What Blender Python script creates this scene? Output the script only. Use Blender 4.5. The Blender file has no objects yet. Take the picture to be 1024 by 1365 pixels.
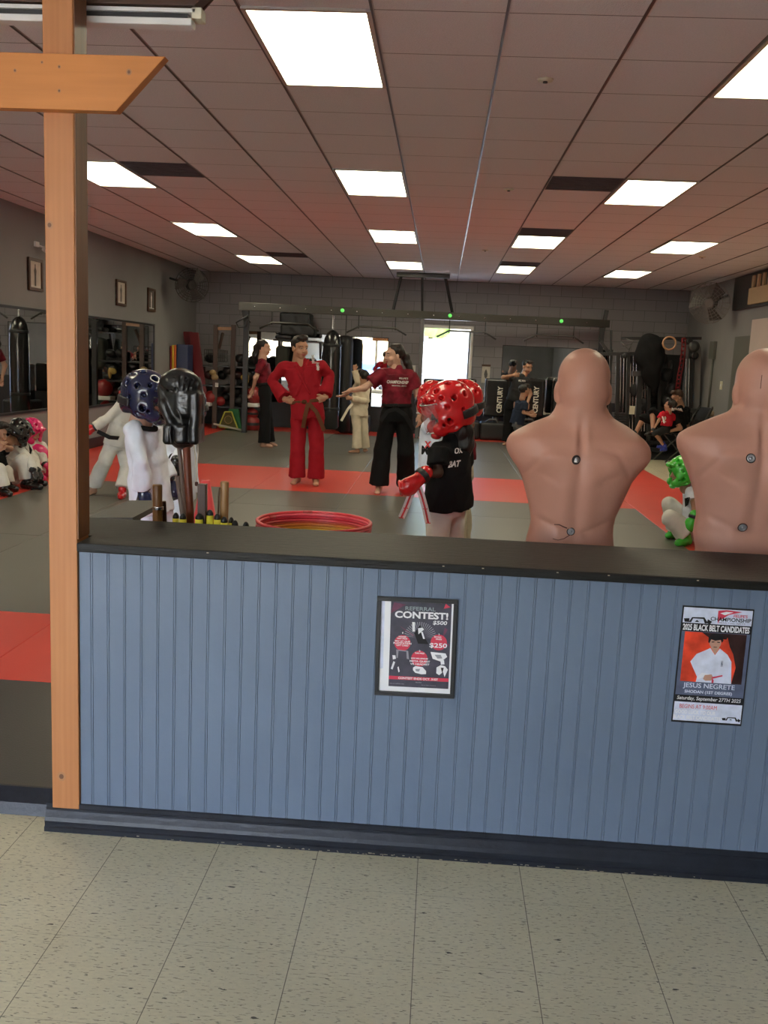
import bpy, bmesh, math, random
import numpy as np
from mathutils import Vector, Matrix
random.seed(7)
S = bpy.context.scene
COL = S.collection
V = Vector
# ------------------------------------------------------------------ camera
FPX, YAW, PITCH, ROLL, HC = 1254.4, -.0539, -.1612, .0449, 1.5
_cy, _sy, _cp, _sp = math.cos(YAW), math.sin(YAW), math.cos(PITCH), math.sin(PITCH)
_F = V((_sy*_cp, _cy*_cp, _sp)); _R0 = V((_cy, -_sy, 0)); _U0 = _R0.cross(_F)
_R = math.cos(ROLL)*_R0 + math.sin(ROLL)*_U0
_U = -math.sin(ROLL)*_R0 + math.cos(ROLL)*_U0
EYE = V((0, 0, HC))
cam = bpy.data.objects.new('camera', bpy.data.cameras.new('camera'))
COL.objects.link(cam); S.camera = cam
cam.data.sensor_fit = 'VERTICAL'; cam.data.sensor_height = 36
cam.data.lens = FPX/1365*36; cam.data.clip_start = .05; cam.data.clip_end = 300
cam.matrix_world = Matrix(((_R.x, _U.x, -_F.x, 0), (_R.y, _U.y, -_F.y, 0), (_R.z, _U.z, -_F.z, HC), (0, 0, 0, 1)))
def ray(x, y): return _F + (x-512)/FPX*_R - (y-682.5)/FPX*_U
def at(x, y, Y):          # the point of the room that stands at depth Y
    v = ray(x, y); return EYE + v*(Y/v.y)
def atZ(x, y, z):
    v = ray(x, y); return EYE + v*((z-HC)/v.z)
def atX(x, y, X):
    v = ray(x, y); return EYE + v*(X/v.x)
# ------------------------------------------------------------------ world, sun, exposure
S.view_settings.view_transform = 'Standard'; S.view_settings.look = 'None'
S.view_settings.exposure = 0.85; S.view_settings.gamma = 1; S.view_settings.use_curve_mapping = False
SKY_STRENGTH, SUN_STRENGTH, PANEL_STRENGTH = 1.35, 14.0, 5.6
PANEL_COLOR = (1.0, .93, .66)
wd = bpy.data.worlds.new('sky'); S.world = wd; wd.use_nodes = True
nt = wd.node_tree; nt.nodes.clear()
wo = nt.nodes.new('ShaderNodeOutputWorld'); bg = nt.nodes.new('ShaderNodeBackground'); sk = nt.nodes.new('ShaderNodeTexSky')
sk.sky_type = 'NISHITA'; sk.sun_disc = False; sk.sun_elevation = math.radians(58); sk.sun_rotation = math.radians(200); sk.dust_density = 2.5
nt.links.new(sk.outputs[0], bg.inputs[0]); bg.inputs[1].default_value = SKY_STRENGTH; nt.links.new(bg.outputs[0], wo.inputs[0])
sun = bpy.data.objects.new('sun', bpy.data.lights.new('sun', 'SUN')); COL.objects.link(sun)
sun.data.energy = SUN_STRENGTH; sun.data.angle = .01; sun.data.color = (1, .96, .88)
sun.rotation_euler = V((.25, .5, -1)).to_track_quat('-Z', 'Y').to_euler(); sun.location = (0, -8, 12)

# ------------------------------------------------------------------ materials
def node(nt, t, **k):
    n = nt.nodes.new(t)
    for a, b in k.items(): setattr(n, a, b)
    return n
MATS = {}
def mat(name, c, rough=.6, metal=0, spec=.5, var=0, vs=8, bump=0, bs=60, coat=0, emit=None, es=1, alpha=None, trans=0, coords='Object', stretch=(1, 1, 1)):
    if name in MATS: return MATS[name]
    m = bpy.data.materials.new(name); MATS[name] = m; m.use_nodes = True
    nt = m.node_tree; b = nt.nodes['Principled BSDF']
    b.inputs['Base Color'].default_value = (*c, 1); b.inputs['Roughness'].default_value = rough
    b.inputs['Metallic'].default_value = metal; b.inputs['Specular IOR Level'].default_value = spec
    b.inputs['Coat Weight'].default_value = coat; b.inputs['Transmission Weight'].default_value = trans
    if alpha is not None: b.inputs['Alpha'].default_value = alpha
    if emit: b.inputs['Emission Color'].default_value = (*emit, 1); b.inputs['Emission Strength'].default_value = es
    if var or bump:
        tc = node(nt, 'ShaderNodeTexCoord'); mp = node(nt, 'ShaderNodeMapping'); mp.inputs['Scale'].default_value = stretch
        nt.links.new(tc.outputs[coords], mp.inputs[0])
    if var:
        n = node(nt, 'ShaderNodeTexNoise'); n.inputs['Scale'].default_value = vs; n.inputs['Detail'].default_value = 5
        r = node(nt, 'ShaderNodeValToRGB'); r.color_ramp.elements[0].position = .3; r.color_ramp.elements[1].position = .7
        r.color_ramp.elements[0].color = (*[max(0, x*(1-var)) for x in c], 1); r.color_ramp.elements[1].color = (*[min(1, x*(1+var)) for x in c], 1)
        nt.links.new(mp.outputs[0], n.inputs['Vector']); nt.links.new(n.outputs['Fac'], r.inputs[0]); nt.links.new(r.outputs[0], b.inputs['Base Color'])
    if bump:
        n = node(nt, 'ShaderNodeTexNoise'); n.inputs['Scale'].default_value = bs; n.inputs['Detail'].default_value = 4
        bp = node(nt, 'ShaderNodeBump'); bp.inputs['Strength'].default_value = bump; bp.inputs['Distance'].default_value = .01
        nt.links.new(mp.outputs[0], n.inputs['Vector']); nt.links.new(n.outputs['Fac'], bp.inputs['Height']); nt.links.new(bp.outputs[0], b.inputs['Normal'])
    return m
def s2l(*c):   # 0-255 sRGB to linear
    return tuple(((x/255)/12.92 if x/255 <= .04045 else ((x/255+.055)/1.055)**2.4) for x in c)

# ------------------------------------------------------------------ tagging and mesh helpers
def tag(o, label=None, cat=None, group=None, kind=None):
    if label: o['label'] = label
    if cat: o['category'] = cat
    if group: o['group'] = group
    if kind: o['kind'] = kind
    return o
def thing(name, label, cat, loc=(0, 0, 0), group=None, rz=0):
    o = bpy.data.objects.new(name, None); COL.objects.link(o); o.empty_display_size = .05
    o.location = loc; o.rotation_euler = (0, 0, rz)
    return tag(o, label, cat, group)
def mesh_obj(name, verts, faces, mats, parent=None, smooth=False, mi=None, base=None):
    me = bpy.data.meshes.new(name)
    if base is not None:
        bx = V(base); verts = [(v[0]-bx.x, v[1]-bx.y, v[2]-bx.z) for v in verts]
    me.from_pydata([tuple(v) for v in verts], [], [tuple(f) for f in faces])
    for m in (mats if isinstance(mats, (list, tuple)) else [mats]): me.materials.append(m)
    if smooth: me.polygons.foreach_set('use_smooth', [True]*len(me.polygons))
    if mi is not None: me.polygons.foreach_set('material_index', mi)
    me.update()
    o = bpy.data.objects.new(name, me); COL.objects.link(o)
    if parent: o.parent = parent
    return o
def root_of(o):
    while o.parent: o = o.parent
    return o
class MB:
    """collects shapes (in world space) and links them as one mesh object"""
    def __init__(s): s.v = []; s.f = []; s.m = []; s.cur = 0; s.sm = []
    def mi(s, i): s.cur = i; return s
    def _add(s, vs, fs, smooth=False):
        o = len(s.v); s.v += [V(v) for v in vs]; s.f += [tuple(i+o for i in f) for f in fs]
        s.m += [s.cur]*len(fs); s.sm += [smooth]*len(fs); return s
    def box(s, lo, hi, rot=None, piv=None):
        x0, y0, z0 = lo; x1, y1, z1 = hi
        vs = [V(p) for p in ((x0,y0,z0),(x1,y0,z0),(x1,y1,z0),(x0,y1,z0),(x0,y0,z1),(x1,y0,z1),(x1,y1,z1),(x0,y1,z1))]
        if rot is not None:
            pv = V(piv) if piv is not None else sum(vs, V())/8
            vs = [pv+rot@(v-pv) for v in vs]
        return s._add(vs, [(3,2,1,0),(4,5,6,7),(0,1,5,4),(1,2,6,5),(2,3,7,6),(3,0,4,7)])
    def bar(s, a, b, w, h=None, up=(0, 0, 1)):
        a, b = V(a), V(b); h = h or w; d = (b-a).normalized(); u = V(up)
        if abs(d.dot(u)) > .98: u = V((0, 1, 0))
        x = d.cross(u).normalized(); y = x.cross(d)
        vs = [p+x*i*w/2+y*j*h/2 for p in (a, b) for i, j in ((-1,-1),(1,-1),(1,1),(-1,1))]
        return s._add(vs, [(0,1,2,3),(7,6,5,4),(0,4,5,1),(1,5,6,2),(2,6,7,3),(3,7,4,0)])
    def tube(s, pts, r, n=10, closed=False, cap=True):
        pts = [V(p) for p in pts]; N = len(pts); rs = r if isinstance(r, (list, tuple)) else [r]*N
        vs = []; prev = None
        for i, p in enumerate(pts):
            a = pts[(i-1) % N] if (closed or i) else p; b = pts[(i+1) % N] if (closed or i < N-1) else p
            d = (b-a).normalized()
            if prev is None:
                u = V((0, 0, 1)) if abs(d.z) < .9 else V((1, 0, 0)); x = d.cross(u).normalized()
            else: x = (prev-d*prev.dot(d)).normalized()
            prev = x; y = d.cross(x)
            vs += [p+(x*math.cos(t)+y*math.sin(t))*rs[i] for t in [2*math.pi*k/n for k in range(n)]]
        fs = []
        for i in range(N if closed else N-1):
            j = (i+1) % N
            for k in range(n): fs.append((i*n+k, i*n+(k+1) % n, j*n+(k+1) % n, j*n+k))
        s._add(vs, fs, True)
        if cap and not closed:
            o = len(s.v)-len(vs); s.f += [tuple(o+k for k in reversed(range(n))), tuple(o+(N-1)*n+k for k in range(n))]; s.m += [s.cur]*2; s.sm += [False]*2
        return s
    def lathe(s, prof, c, n=28, axis=(0, 0, 1), cap=True):
        ax = V(axis).normalized(); u = V((1, 0, 0)) if abs(ax.x) < .9 else V((0, 1, 0)); x = (u-ax*u.dot(ax)).normalized(); y = ax.cross(x); c = V(c)
        vs = [c+ax*z+(x*math.cos(2*math.pi*k/n)+y*math.sin(2*math.pi*k/n))*r for r, z in prof for k in range(n)]
        fs = [(i*n+k, i*n+(k+1) % n, (i+1)*n+(k+1) % n, (i+1)*n+k) for i in range(len(prof)-1) for k in range(n)]
        s._add(vs, fs, True)
        if cap:
            o = len(s.v)-len(vs)
            for i, rev in ((0, True), (len(prof)-1, False)):
                if prof[i][0] > 1e-4:
                    r = [o+i*n+k for k in range(n)]; s.f.append(tuple(reversed(r) if rev else r)); s.m.append(s.cur); s.sm.append(False)
        return s
    def prism(s, pts, d):            # polygon (3-D points) extruded by vector d
        n = len(pts); pts = [V(p) for p in pts]; d = V(d)
        return s._add(pts+[p+d for p in pts], [tuple(reversed(range(n))), tuple(range(n, 2*n))]+[(i, (i+1) % n, n+(i+1) % n, n+i) for i in range(n)])
    def poly(s, pts): return s._add(pts, [tuple(range(len(pts)))])
    def build(s, name, mats, parent=None, bevel=0, seg=2):
        base = root_of(parent).location if parent else None
        v = s.v; rt = root_of(parent) if parent else None
        if rt is not None and rt.rotation_euler.z:
            Rm = Matrix.Rotation(-rt.rotation_euler.z, 3, 'Z'); v = [rt.location+Rm@(p-rt.location) for p in v]
        org = base
        if parent is None:
            lo = [min(p[i] for p in v) for i in range(3)]; hi = [max(p[i] for p in v) for i in range(3)]
            org = V(((lo[0]+hi[0])/2, (lo[1]+hi[1])/2, lo[2]))
        o = mesh_obj(name, v, s.f, mats, parent, mi=s.m, base=org)
        if parent is None: o.location = org
        o.data.polygons.foreach_set('use_smooth', s.sm)
        if bevel:
            m = o.modifiers.new('b', 'BEVEL'); m.width = bevel; m.segments = seg; m.limit_method = 'ANGLE'; m.angle_limit = .7; m.harden_normals = False
        return o
def dup(root, loc, label=None, group=None, rz=None, scale=None):
    r = root.copy(); COL.objects.link(r); r.location = loc
    if rz is not None: r.rotation_euler.z = rz
    if scale: r.scale = (scale,)*3
    if label: r['label'] = label
    if group: r['group'] = group
    for ch in list(root.children):
        c = ch.copy(); COL.objects.link(c); c.parent = r
        for g in list(ch.children):
            d = g.copy(); COL.objects.link(d); d.parent = c
    return r
def text(body, origin, ux, uy, w, h, m, parent, name='lettering', bold=.0, shear=0, label=None, lift=.0006, font_space=1):
    """lettering filling a w x h rectangle whose lower left corner is origin"""
    c = bpy.data.curves.new('t', 'FONT'); c.body = body; c.size = 1; c.offset = bold; c.shear = shear; c.resolution_u = 3; c.space_character = font_space
    t = bpy.data.objects.new('t', c); COL.objects.link(t)
    bpy.context.view_layer.update()
    dg = bpy.context.evaluated_depsgraph_get(); me = bpy.data.meshes.new_from_object(t.evaluated_get(dg))
    co = np.empty(len(me.vertices)*3); me.vertices.foreach_get('co', co); co = co.reshape(-1, 3)
    lo, hi = co.min(0), co.max(0); sc = np.array([w, h])/(hi-lo)[:2]
    ux, uy = V(ux).normalized(), V(uy).normalized(); n = ux.cross(uy)
    vs = [V(origin)+ux*((p[0]-lo[0])*sc[0])+uy*((p[1]-lo[1])*sc[1])+n*lift for p in co]
    fs = [tuple(p.vertices) for p in me.polygons]
    bpy.data.objects.remove(t); bpy.data.curves.remove(c); bpy.data.meshes.remove(me)
    o = mesh_obj(name, vs, fs, m, parent, base=root_of(parent).location)
    if label: o['label'] = label
    return o
# ------------------------------------------------------------------ organic surfaces: signed fields meshed with surface nets
def _v(p): return np.array([p[0], p[1], p[2]], np.float32)
class SDF:
    def __init__(s, h=.01, k=.02): s.h = h; s.k = k; s.ops = []; s.nz = None
    def _p(s, kind, lo, hi, fn, k): s.ops.append((kind, np.array(lo), np.array(hi), fn, s.k if k is None else k)); return s
    def cap(s, a, b, ra, rb=None, k=None, op='u'):
        a, b = _v(a), _v(b); rb = ra if rb is None else rb; d = b-a; L = max(1e-9, float(d@d)); m = max(ra, rb)
        def fn(X, Y, Z):
            t = np.clip(((X-a[0])*d[0]+(Y-a[1])*d[1]+(Z-a[2])*d[2])/L, 0, 1)
            return np.sqrt((X-a[0]-t*d[0])**2+(Y-a[1]-t*d[1])**2+(Z-a[2]-t*d[2])**2)-(ra+(rb-ra)*t)
        return s._p(op, np.minimum(a, b)-m, np.maximum(a, b)+m, fn, k)
    def chain(s, pts, rs, k=None, op='u'):
        for i in range(len(pts)-1): s.cap(pts[i], pts[i+1], rs[i], rs[i+1], k, op)
        return s
    def ell(s, c, r, M=None, k=None, op='u'):
        c = _v(c); r = np.array(r, np.float32); m = float(r.max()); M = np.eye(3, dtype=np.float32) if M is None else np.array([[M[i][j] for j in range(3)] for i in range(3)], np.float32)
        def fn(X, Y, Z):
            x, y, z = X-c[0], Y-c[1], Z-c[2]
            q = [(x*M[0, i]+y*M[1, i]+z*M[2, i])/r[i] for i in range(3)]   # columns of M are the local axes
            k0 = np.sqrt(q[0]**2+q[1]**2+q[2]**2)+1e-6
            k1 = np.sqrt((q[0]/r[0])**2+(q[1]/r[1])**2+(q[2]/r[2])**2)+1e-6
            return k0*(k0-1)/k1
        return s._p(op, c-m, c+m, fn, k)
    def box(s, c, hf, M=None, rd=.01, k=None, op='u'):
        c = _v(c); hf = np.array(hf, np.float32)-rd; m = float(np.linalg.norm(hf+rd)); M = np.eye(3, dtype=np.float32) if M is None else np.array([[M[i][j] for j in range(3)] for i in range(3)], np.float32)
        def fn(X, Y, Z):
            x, y, z = X-c[0], Y-c[1], Z-c[2]
            q = [np.abs(x*M[0, i]+y*M[1, i]+z*M[2, i])-hf[i] for i in range(3)]
            return np.sqrt(sum(np.maximum(a, 0)**2 for a in q))+np.minimum(np.maximum(q[0], np.maximum(q[1], q[2])), 0)-rd
        return s._p(op, c-m, c+m, fn, k)
    def efr(s, a, b, ra, rb, xd=(1, 0, 0), k=None, op='u', rd=.0, p=2.):
        """flat-ended tube from a to b, elliptical section ra=(half width along xd, half depth)"""
        a, b = _v(a), _v(b); d = b-a; L = float(np.linalg.norm(d)); d = d/L; x = _v(xd); x = x-d*float(x@d); x /= np.linalg.norm(x); y = np.cross(d, x)
        ra = (ra, ra) if not hasattr(ra, '__len__') else ra; rb = (rb, rb) if not hasattr(rb, '__len__') else rb; m = max(*ra, *rb)
        def fn(X, Y, Z):
            px, py, pz = X-a[0], Y-a[1], Z-a[2]; t = px*d[0]+py*d[1]+pz*d[2]; tt = np.clip(t/L, 0, 1)
            wx = ra[0]+(rb[0]-ra[0])*tt; wy = ra[1]+(rb[1]-ra[1])*tt
            u = np.abs(px*x[0]+py*x[1]+pz*x[2])/wx; v = np.abs(px*y[0]+py*y[1]+pz*y[2])/wy
            q = (u**p+v**p)**(1/p)
            r_ = (q-1)*np.minimum(wx, wy); e = np.maximum(-t, t-L)
            return np.maximum(r_, e) if not rd else np.sqrt(np.maximum(r_+rd, 0)**2+np.maximum(e+rd, 0)**2)+np.minimum(np.maximum(r_, e)+rd, 0)-rd
        return s._p(op, np.minimum(a, b)-m, np.maximum(a, b)+m, fn, k)
    def torus(s, c, R, r, n=(0, 0, 1), k=None, op='u', fl=1):
        c = _v(c); n = _v(n); n /= np.linalg.norm(n)
        def fn(X, Y, Z):
            x, y, z = X-c[0], Y-c[1], Z-c[2]; t = x*n[0]+y*n[1]+z*n[2]
            return np.sqrt((np.sqrt(np.maximum(x*x+y*y+z*z-t*t, 0))-R)**2+(t/fl)**2)-r
        return s._p(op, c-R-r*max(1, fl), c+R+r*max(1, fl), fn, k)
    def func(s, lo, hi, fn, k=None, op='u'): return s._p(op, lo, hi, fn, k)
    def plane(s, p, n):      # removes everything on the n side of p
        p = _v(p); n = _v(n); n /= np.linalg.norm(n)
        return s._p('all', (0, 0, 0), (0, 0, 0), lambda X, Y, Z: -((X-p[0])*n[0]+(Y-p[1])*n[1]+(Z-p[2])*n[2]), .004)
    def noise(s, amp, fr, seed=0): s.nz = (amp, fr, seed); return s
    def surf(s):
        h = s.h; us = [o for o in s.ops if o[0] == 'u']
        lo = np.min([o[1] for o in us], 0)-3*h-.01; hi = np.max([o[2] for o in us], 0)+3*h+.01
        n = [int(math.ceil((hi[i]-lo[i])/h))+1 for i in range(3)]
        ax = [np.asarray(lo[i]+h*np.arange(n[i]), np.float32) for i in range(3)]
        D = np.full(n, .5, np.float32)
        for kind, a, b, fn, k in s.ops:
            if kind == 'all': sl = (slice(None),)*3
            else:
                pad = 2*h+k+.004
                sl = tuple(slice(max(0, int((a[i]-pad-lo[i])/h)), min(n[i], int((b[i]+pad-lo[i])/h)+2)) for i in range(3))
                if any(q.start >= q.stop for q in sl): continue
            X = ax[0][sl[0]][:, None, None]; Y = ax[1][sl[1]][None, :, None]; Z = ax[2][sl[2]][None, None, :]
            e = fn(X, Y, Z); d = D[sl]; e = np.broadcast_to(e, d.shape)
            if kind == 'u': sg, o = 1, e
            else: sg, o, d = -1, e, -d       # subtraction: max(d,-e) = -min(-d,e)
            if k > 0:
                hh = np.clip(.5+.5*(d-o)/k, 0, 1); r = d*(1-hh)+o*hh-k*hh*(1-hh)
            else: r = np.minimum(d, o)
            D[sl] = sg*r
        if s.nz:
            am, fr, sd = s.nz; X = ax[0][:, None, None]; Y = ax[1][None, :, None]; Z = ax[2][None, None, :]
            D = D+(am*(np.sin(X*fr+sd+1.7*np.sin(Z*fr*.6+sd))*np.sin(Y*fr*.9+1.3*sd)+.6*np.sin(Z*fr*.8+2.1*np.sin(X*fr*.7+Y*fr*.5)+sd))).astype(np.float32)
        D = np.nan_to_num(D, nan=.5)
        C = (D < 0)
        c8 = [C[i:n[0]-1+i, j:n[1]-1+j, k_:n[2]-1+k_] for i in (0, 1) for j in (0, 1) for k_ in (0, 1)]
        sm = sum(c.astype(np.int8) for c in c8); act = (sm > 0) & (sm < 8)
        idx = np.argwhere(act); cid = np.full(act.shape, -1, np.int32); cid[act] = np.arange(len(idx))
        acc = np.zeros((len(idx), 3), np.float32); cnt = np.zeros(len(idx), np.float32)
        I, J, K = idx.T
        for axn in range(3):
            o1, o2 = [q for q in range(3) if q != axn]
            for p in (0, 1):
                for q in (0, 1):
                    off = [0, 0, 0]; off[o1] = p; off[o2] = q; o_b = list(off); o_b[axn] = 1
                    d0 = D[I+off[0], J+off[1], K+off[2]]; d1 = D[I+o_b[0], J+o_b[1], K+o_b[2]]
                    cr = (d0 < 0) != (d1 < 0); t = np.where(cr, d0/(d0-d1+1e-12), 0)
                    pt = np.zeros((len(idx), 3), np.float32); pt[:, o1] = p; pt[:, o2] = q; pt[:, axn] = t
                    acc += pt*cr[:, None]; cnt += cr
        vs = lo+h*(idx+acc/np.maximum(cnt, 1)[:, None])
        fs = []
        for axn in range(3):
            o1, o2 = (axn+1) % 3, (axn+2) % 3
            a = [slice(None)]*3; b = [slice(None)]*3; a[axn] = slice(0, n[axn]-1); b[axn] = slice(1, n[axn])
            ca, cb = C[tuple(a)], C[tuple(b)]
            for flip, E in ((0, ca & ~cb), (1, ~ca & cb)):
                e = np.argwhere(E); e = e[(e[:, o1] > 0) & (e[:, o2] > 0) & (e[:, o1] < n[o1]-1) & (e[:, o2] < n[o2]-1)]
                if not len(e): continue
                q = []
                for p, r in ((-1, -1), (0, -1), (0, 0), (-1, 0)):
                    t = e.copy(); t[:, o1] += p; t[:, o2] += r; q.append(cid[t[:, 0], t[:, 1], t[:, 2]])
                q = np.stack(q, 1); fs.append(q[:, ::-1] if flip else q)
        return vs, (np.concatenate(fs) if fs else np.zeros((0, 4), int))
def organic(name, sdfs, mats, parent=None, mfn=None, relax=1):
    """one mesh object out of one or more fields; mfn(points)->material index per face"""
    V_, F_, off = [], [], 0
    for sd in (sdfs if isinstance(sdfs, (list, tuple)) else [sdfs]):
        v, f = sd.surf(); v = v.astype(np.float64)
        for _ in range(relax):
            a = np.zeros_like(v); c = np.zeros(len(v))
            for i in range(4):
                j = f[:, (i+1) % 4]; np.add.at(a, f[:, i], v[j]); np.add.at(c, f[:, i], 1); np.add.at(a, j, v[f[:, i]]); np.add.at(c, j, 1)
            v = .5*v+.5*a/np.maximum(c, 1)[:, None]
        V_.append(v); F_.append(f+off); off += len(v)
    v = np.concatenate(V_); f = np.concatenate(F_)
    f = f[(f >= 0).all(1)]
    mi = mfn(v[f].mean(1)) if mfn else None
    rt = root_of(parent) if parent else None
    org = np.array(rt.location) if rt else np.array([*(v.min(0)+v.max(0))[:2]/2, v.min(0)[2]])
    w = v-org
    if rt is not None and rt.rotation_euler.z:
        c_, s_ = math.cos(-rt.rotation_euler.z), math.sin(-rt.rotation_euler.z); w = np.stack([w[:, 0]*c_-w[:, 1]*s_, w[:, 0]*s_+w[:, 1]*c_, w[:, 2]], 1)
    me = bpy.data.meshes.new(name); me.vertices.add(len(w)); me.vertices.foreach_set('co', w.ravel())
    me.loops.add(len(f)*4); me.loops.foreach_set('vertex_index', f.ravel().astype(np.int32))
    me.polygons.add(len(f)); me.polygons.foreach_set('loop_start', np.arange(0, len(f)*4, 4, dtype=np.int32)); me.polygons.foreach_set('loop_total', np.full(len(f), 4, np.int32))
    me.polygons.foreach_set('use_smooth', np.ones(len(f), bool))
    for m in (mats if isinstance(mats, (list, tuple)) else [mats]): me.materials.append(m)
    if mi is not None: me.polygons.foreach_set('material_index', mi.astype(np.int32))
    me.update(calc_edges=True); me.validate()
    o = bpy.data.objects.new(name, me); COL.objects.link(o)
    if parent: o.parent = parent
    else: o.location = V(org)
    return o
# ------------------------------------------------------------------ surface materials of the room
G = .6096; CX0, CY0, CZ = -1.0103, 4.5433, 3.0555
XL, XR, YB, YF, YW = -4.94, 4.70, 18.86, -3.2, 2.695
def pos_nodes(m):
    nt = m.node_tree; g = node(nt, 'ShaderNodeNewGeometry'); sp = node(nt, 'ShaderNodeSeparateXYZ'); nt.links.new(g.outputs['Position'], sp.inputs[0]); return nt, g, sp
def mth(nt, op, a, b=None, c=None):
    n = node(nt, 'ShaderNodeMath', operation=op)
    for i, v in enumerate((a, b, c)):
        if v is None: continue
        if isinstance(v, (int, float)): n.inputs[i].default_value = v
        else: nt.links.new(v, n.inputs[i])
    return n.outputs[0]
def mixc(nt, f, a, b):
    n = node(nt, 'ShaderNodeMix', data_type='RGBA'); nt.links.new(f, n.inputs[0])
    for i, v in ((6, a), (7, b)):
        if isinstance(v, tuple): n.inputs[i].default_value = (*v, 1)
        else: nt.links.new(v, n.inputs[i])
    return n.outputs[2]
def stripe(nt, co, o, step, w):      # 1 inside a line of width w every step
    f = mth(nt, 'FRACT', mth(nt, 'ADD', mth(nt, 'DIVIDE', mth(nt, 'SUBTRACT', co, o-w/2), step), 1000))
    return mth(nt, 'LESS_THAN', f, w/step)
def noise(nt, vec, sc, det=4, stretch=None):
    if stretch:
        mp = node(nt, 'ShaderNodeMapping'); mp.inputs['Scale'].default_value = stretch; nt.links.new(vec, mp.inputs[0]); vec = mp.outputs[0]
    n = node(nt, 'ShaderNodeTexNoise'); n.inputs['Scale'].default_value = sc; n.inputs['Detail'].default_value = det; nt.links.new(vec, n.inputs['Vector']); return n.outputs['Fac']
def ramp(nt, f, a, b, ca, cb):
    r = node(nt, 'ShaderNodeValToRGB'); e = r.color_ramp.elements; e[0].position = a; e[1].position = b; e[0].color = (*ca, 1); e[1].color = (*cb, 1); nt.links.new(f, r.inputs[0]); return r.outputs[0]
def bump(nt, hgt, st, dist=.01):
    b = node(nt, 'ShaderNodeBump'); b.inputs['Strength'].default_value = st; b.inputs['Distance'].default_value = dist; nt.links.new(hgt, b.inputs['Height'])
    nt.links.new(b.outputs[0], nt.nodes['Principled BSDF'].inputs['Normal'])

M_ceil = mat('ceiling tile', (.40, .36, .35), .9, spec=.1); nt, g, sp = pos_nodes(M_ceil)
c = ramp(nt, noise(nt, g.outputs[0], 130, 3), .3, .7, (.72, .71, .72), (.86, .85, .86))
c = mixc(nt, noise(nt, g.outputs[0], 1.1, 2), c, (.78, .77, .78))
ln_l = stripe(nt, sp.outputs[1], CY0, G, .006); ln_d = stripe(nt, sp.outputs[1], CY0+.007, G, .006)
c = mixc(nt, ln_l, c, (.72, .70, .68)); c = mixc(nt, ln_d, c, (.13, .12, .12))
nt.links.new(c, nt.nodes['Principled BSDF'].inputs['Base Color']); bump(nt, noise(nt, g.outputs[0], 160, 3), .5, .006)

M_wall = mat('grey wall paint', (.25, .248, .25), .65, spec=.3, var=.06, vs=1.5, bump=.12, bs=40)
M_block = mat('painted block', (.2, .2, .205), .6, spec=.35); nt, g, sp = pos_nodes(M_block)
cb = node(nt, 'ShaderNodeCombineXYZ'); nt.links.new(sp.outputs[0], cb.inputs[0]); nt.links.new(sp.outputs[2], cb.inputs[1])
br = node(nt, 'ShaderNodeTexBrick'); nt.links.new(cb.outputs[0], br.inputs['Vector'])
br.inputs['Scale'].default_value = 1; br.inputs['Brick Width'].default_value = .406; br.inputs['Row Height'].default_value = .203; br.inputs['Mortar Size'].default_value = .006; br.inputs['Mortar Smooth'].default_value = .3
for k, v in (('Color1', (.27, .26, .27)), ('Color2', (.30, .287, .30)), ('Mortar', (.17, .165, .17))): br.inputs[k].default_value = (*v, 1)
low = mth(nt, 'LESS_THAN', sp.outputs[2], .84)
c = mixc(nt, low, br.outputs['Color'], (.045, .047, .055)); nt.links.new(c, nt.nodes['Principled BSDF'].inputs['Base Color'])
bump(nt, br.outputs['Fac'], -.5, .008)

M_tile = mat('vinyl floor tile', (.5, .48, .38), .38, spec=.4); nt, g, sp = pos_nodes(M_tile)
c = ramp(nt, noise(nt, g.outputs[0], 1.6, 3), .3, .7, (.60, .56, .39), (.74, .69, .50))
c = mixc(nt, mth(nt, 'MULTIPLY', noise(nt, g.outputs[0], 55, 5, (1, 2.2, 1)), .5), c, (.34, .32, .25))
f1 = mth(nt, 'GREATER_THAN', noise(nt, g.outputs[0], 48, 2, (1, 4.5, 1)), .625); f2 = mth(nt, 'GREATER_THAN', noise(nt, g.outputs[0], 24, 3, (1, 3.2, 1)), .70)
c = mixc(nt, mth(nt, 'MULTIPLY', f1, .62), c, (.1, .09, .07)); c = mixc(nt, mth(nt, 'MULTIPLY', f2, .9), c, (.03, .028, .025))
l1 = stripe(nt, sp.outputs[0], -.913, .3068, .0022); l2 = stripe(nt, sp.outputs[1], 2.474, .3068, .0016)
c = mixc(nt, mth(nt, 'MULTIPLY', l1, .85), c, (.07, .06, .05)); c = mixc(nt, mth(nt, 'MULTIPLY', l2, .4), c, (.12, .11, .09))
nt.links.new(c, nt.nodes['Principled BSDF'].inputs['Base Color']); bump(nt, noise(nt, g.outputs[0], 9, 3), .08, .01)

def mat_foam(name, c0):
    m = mat(name, c0, .36, spec=.5); nt, g, sp = pos_nodes(m)
    c = mixc(nt, mth(nt, 'MULTIPLY', noise(nt, g.outputs[0], 2.2, 4), .5), c0, tuple(x*1.25 for x in c0)); nt.links.new(c, nt.nodes['Principled BSDF'].inputs['Base Color'])
    w = node(nt, 'ShaderNodeTexVoronoi'); w.inputs['Scale'].default_value = 140; nt.links.new(g.outputs[0], w.inputs['Vector']); bump(nt, w.outputs[0], .10, .003); return m
M_fgrey = mat_foam('dark grey foam', (.125, .121, .106)); M_fred = mat_foam('red foam', (.62, .052, .035))
M_fblk = mat_foam('near black foam', (.045, .043, .038))
M_black = mat('black paint', (.018, .018, .02), .38, spec=.5, bump=.1, bs=25)
M_blackwood = mat('black painted wood', (.009, .0085, .008), .5, spec=.3, var=.35, vs=14, bump=.35, bs=18, stretch=(1, 9, 9))
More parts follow.
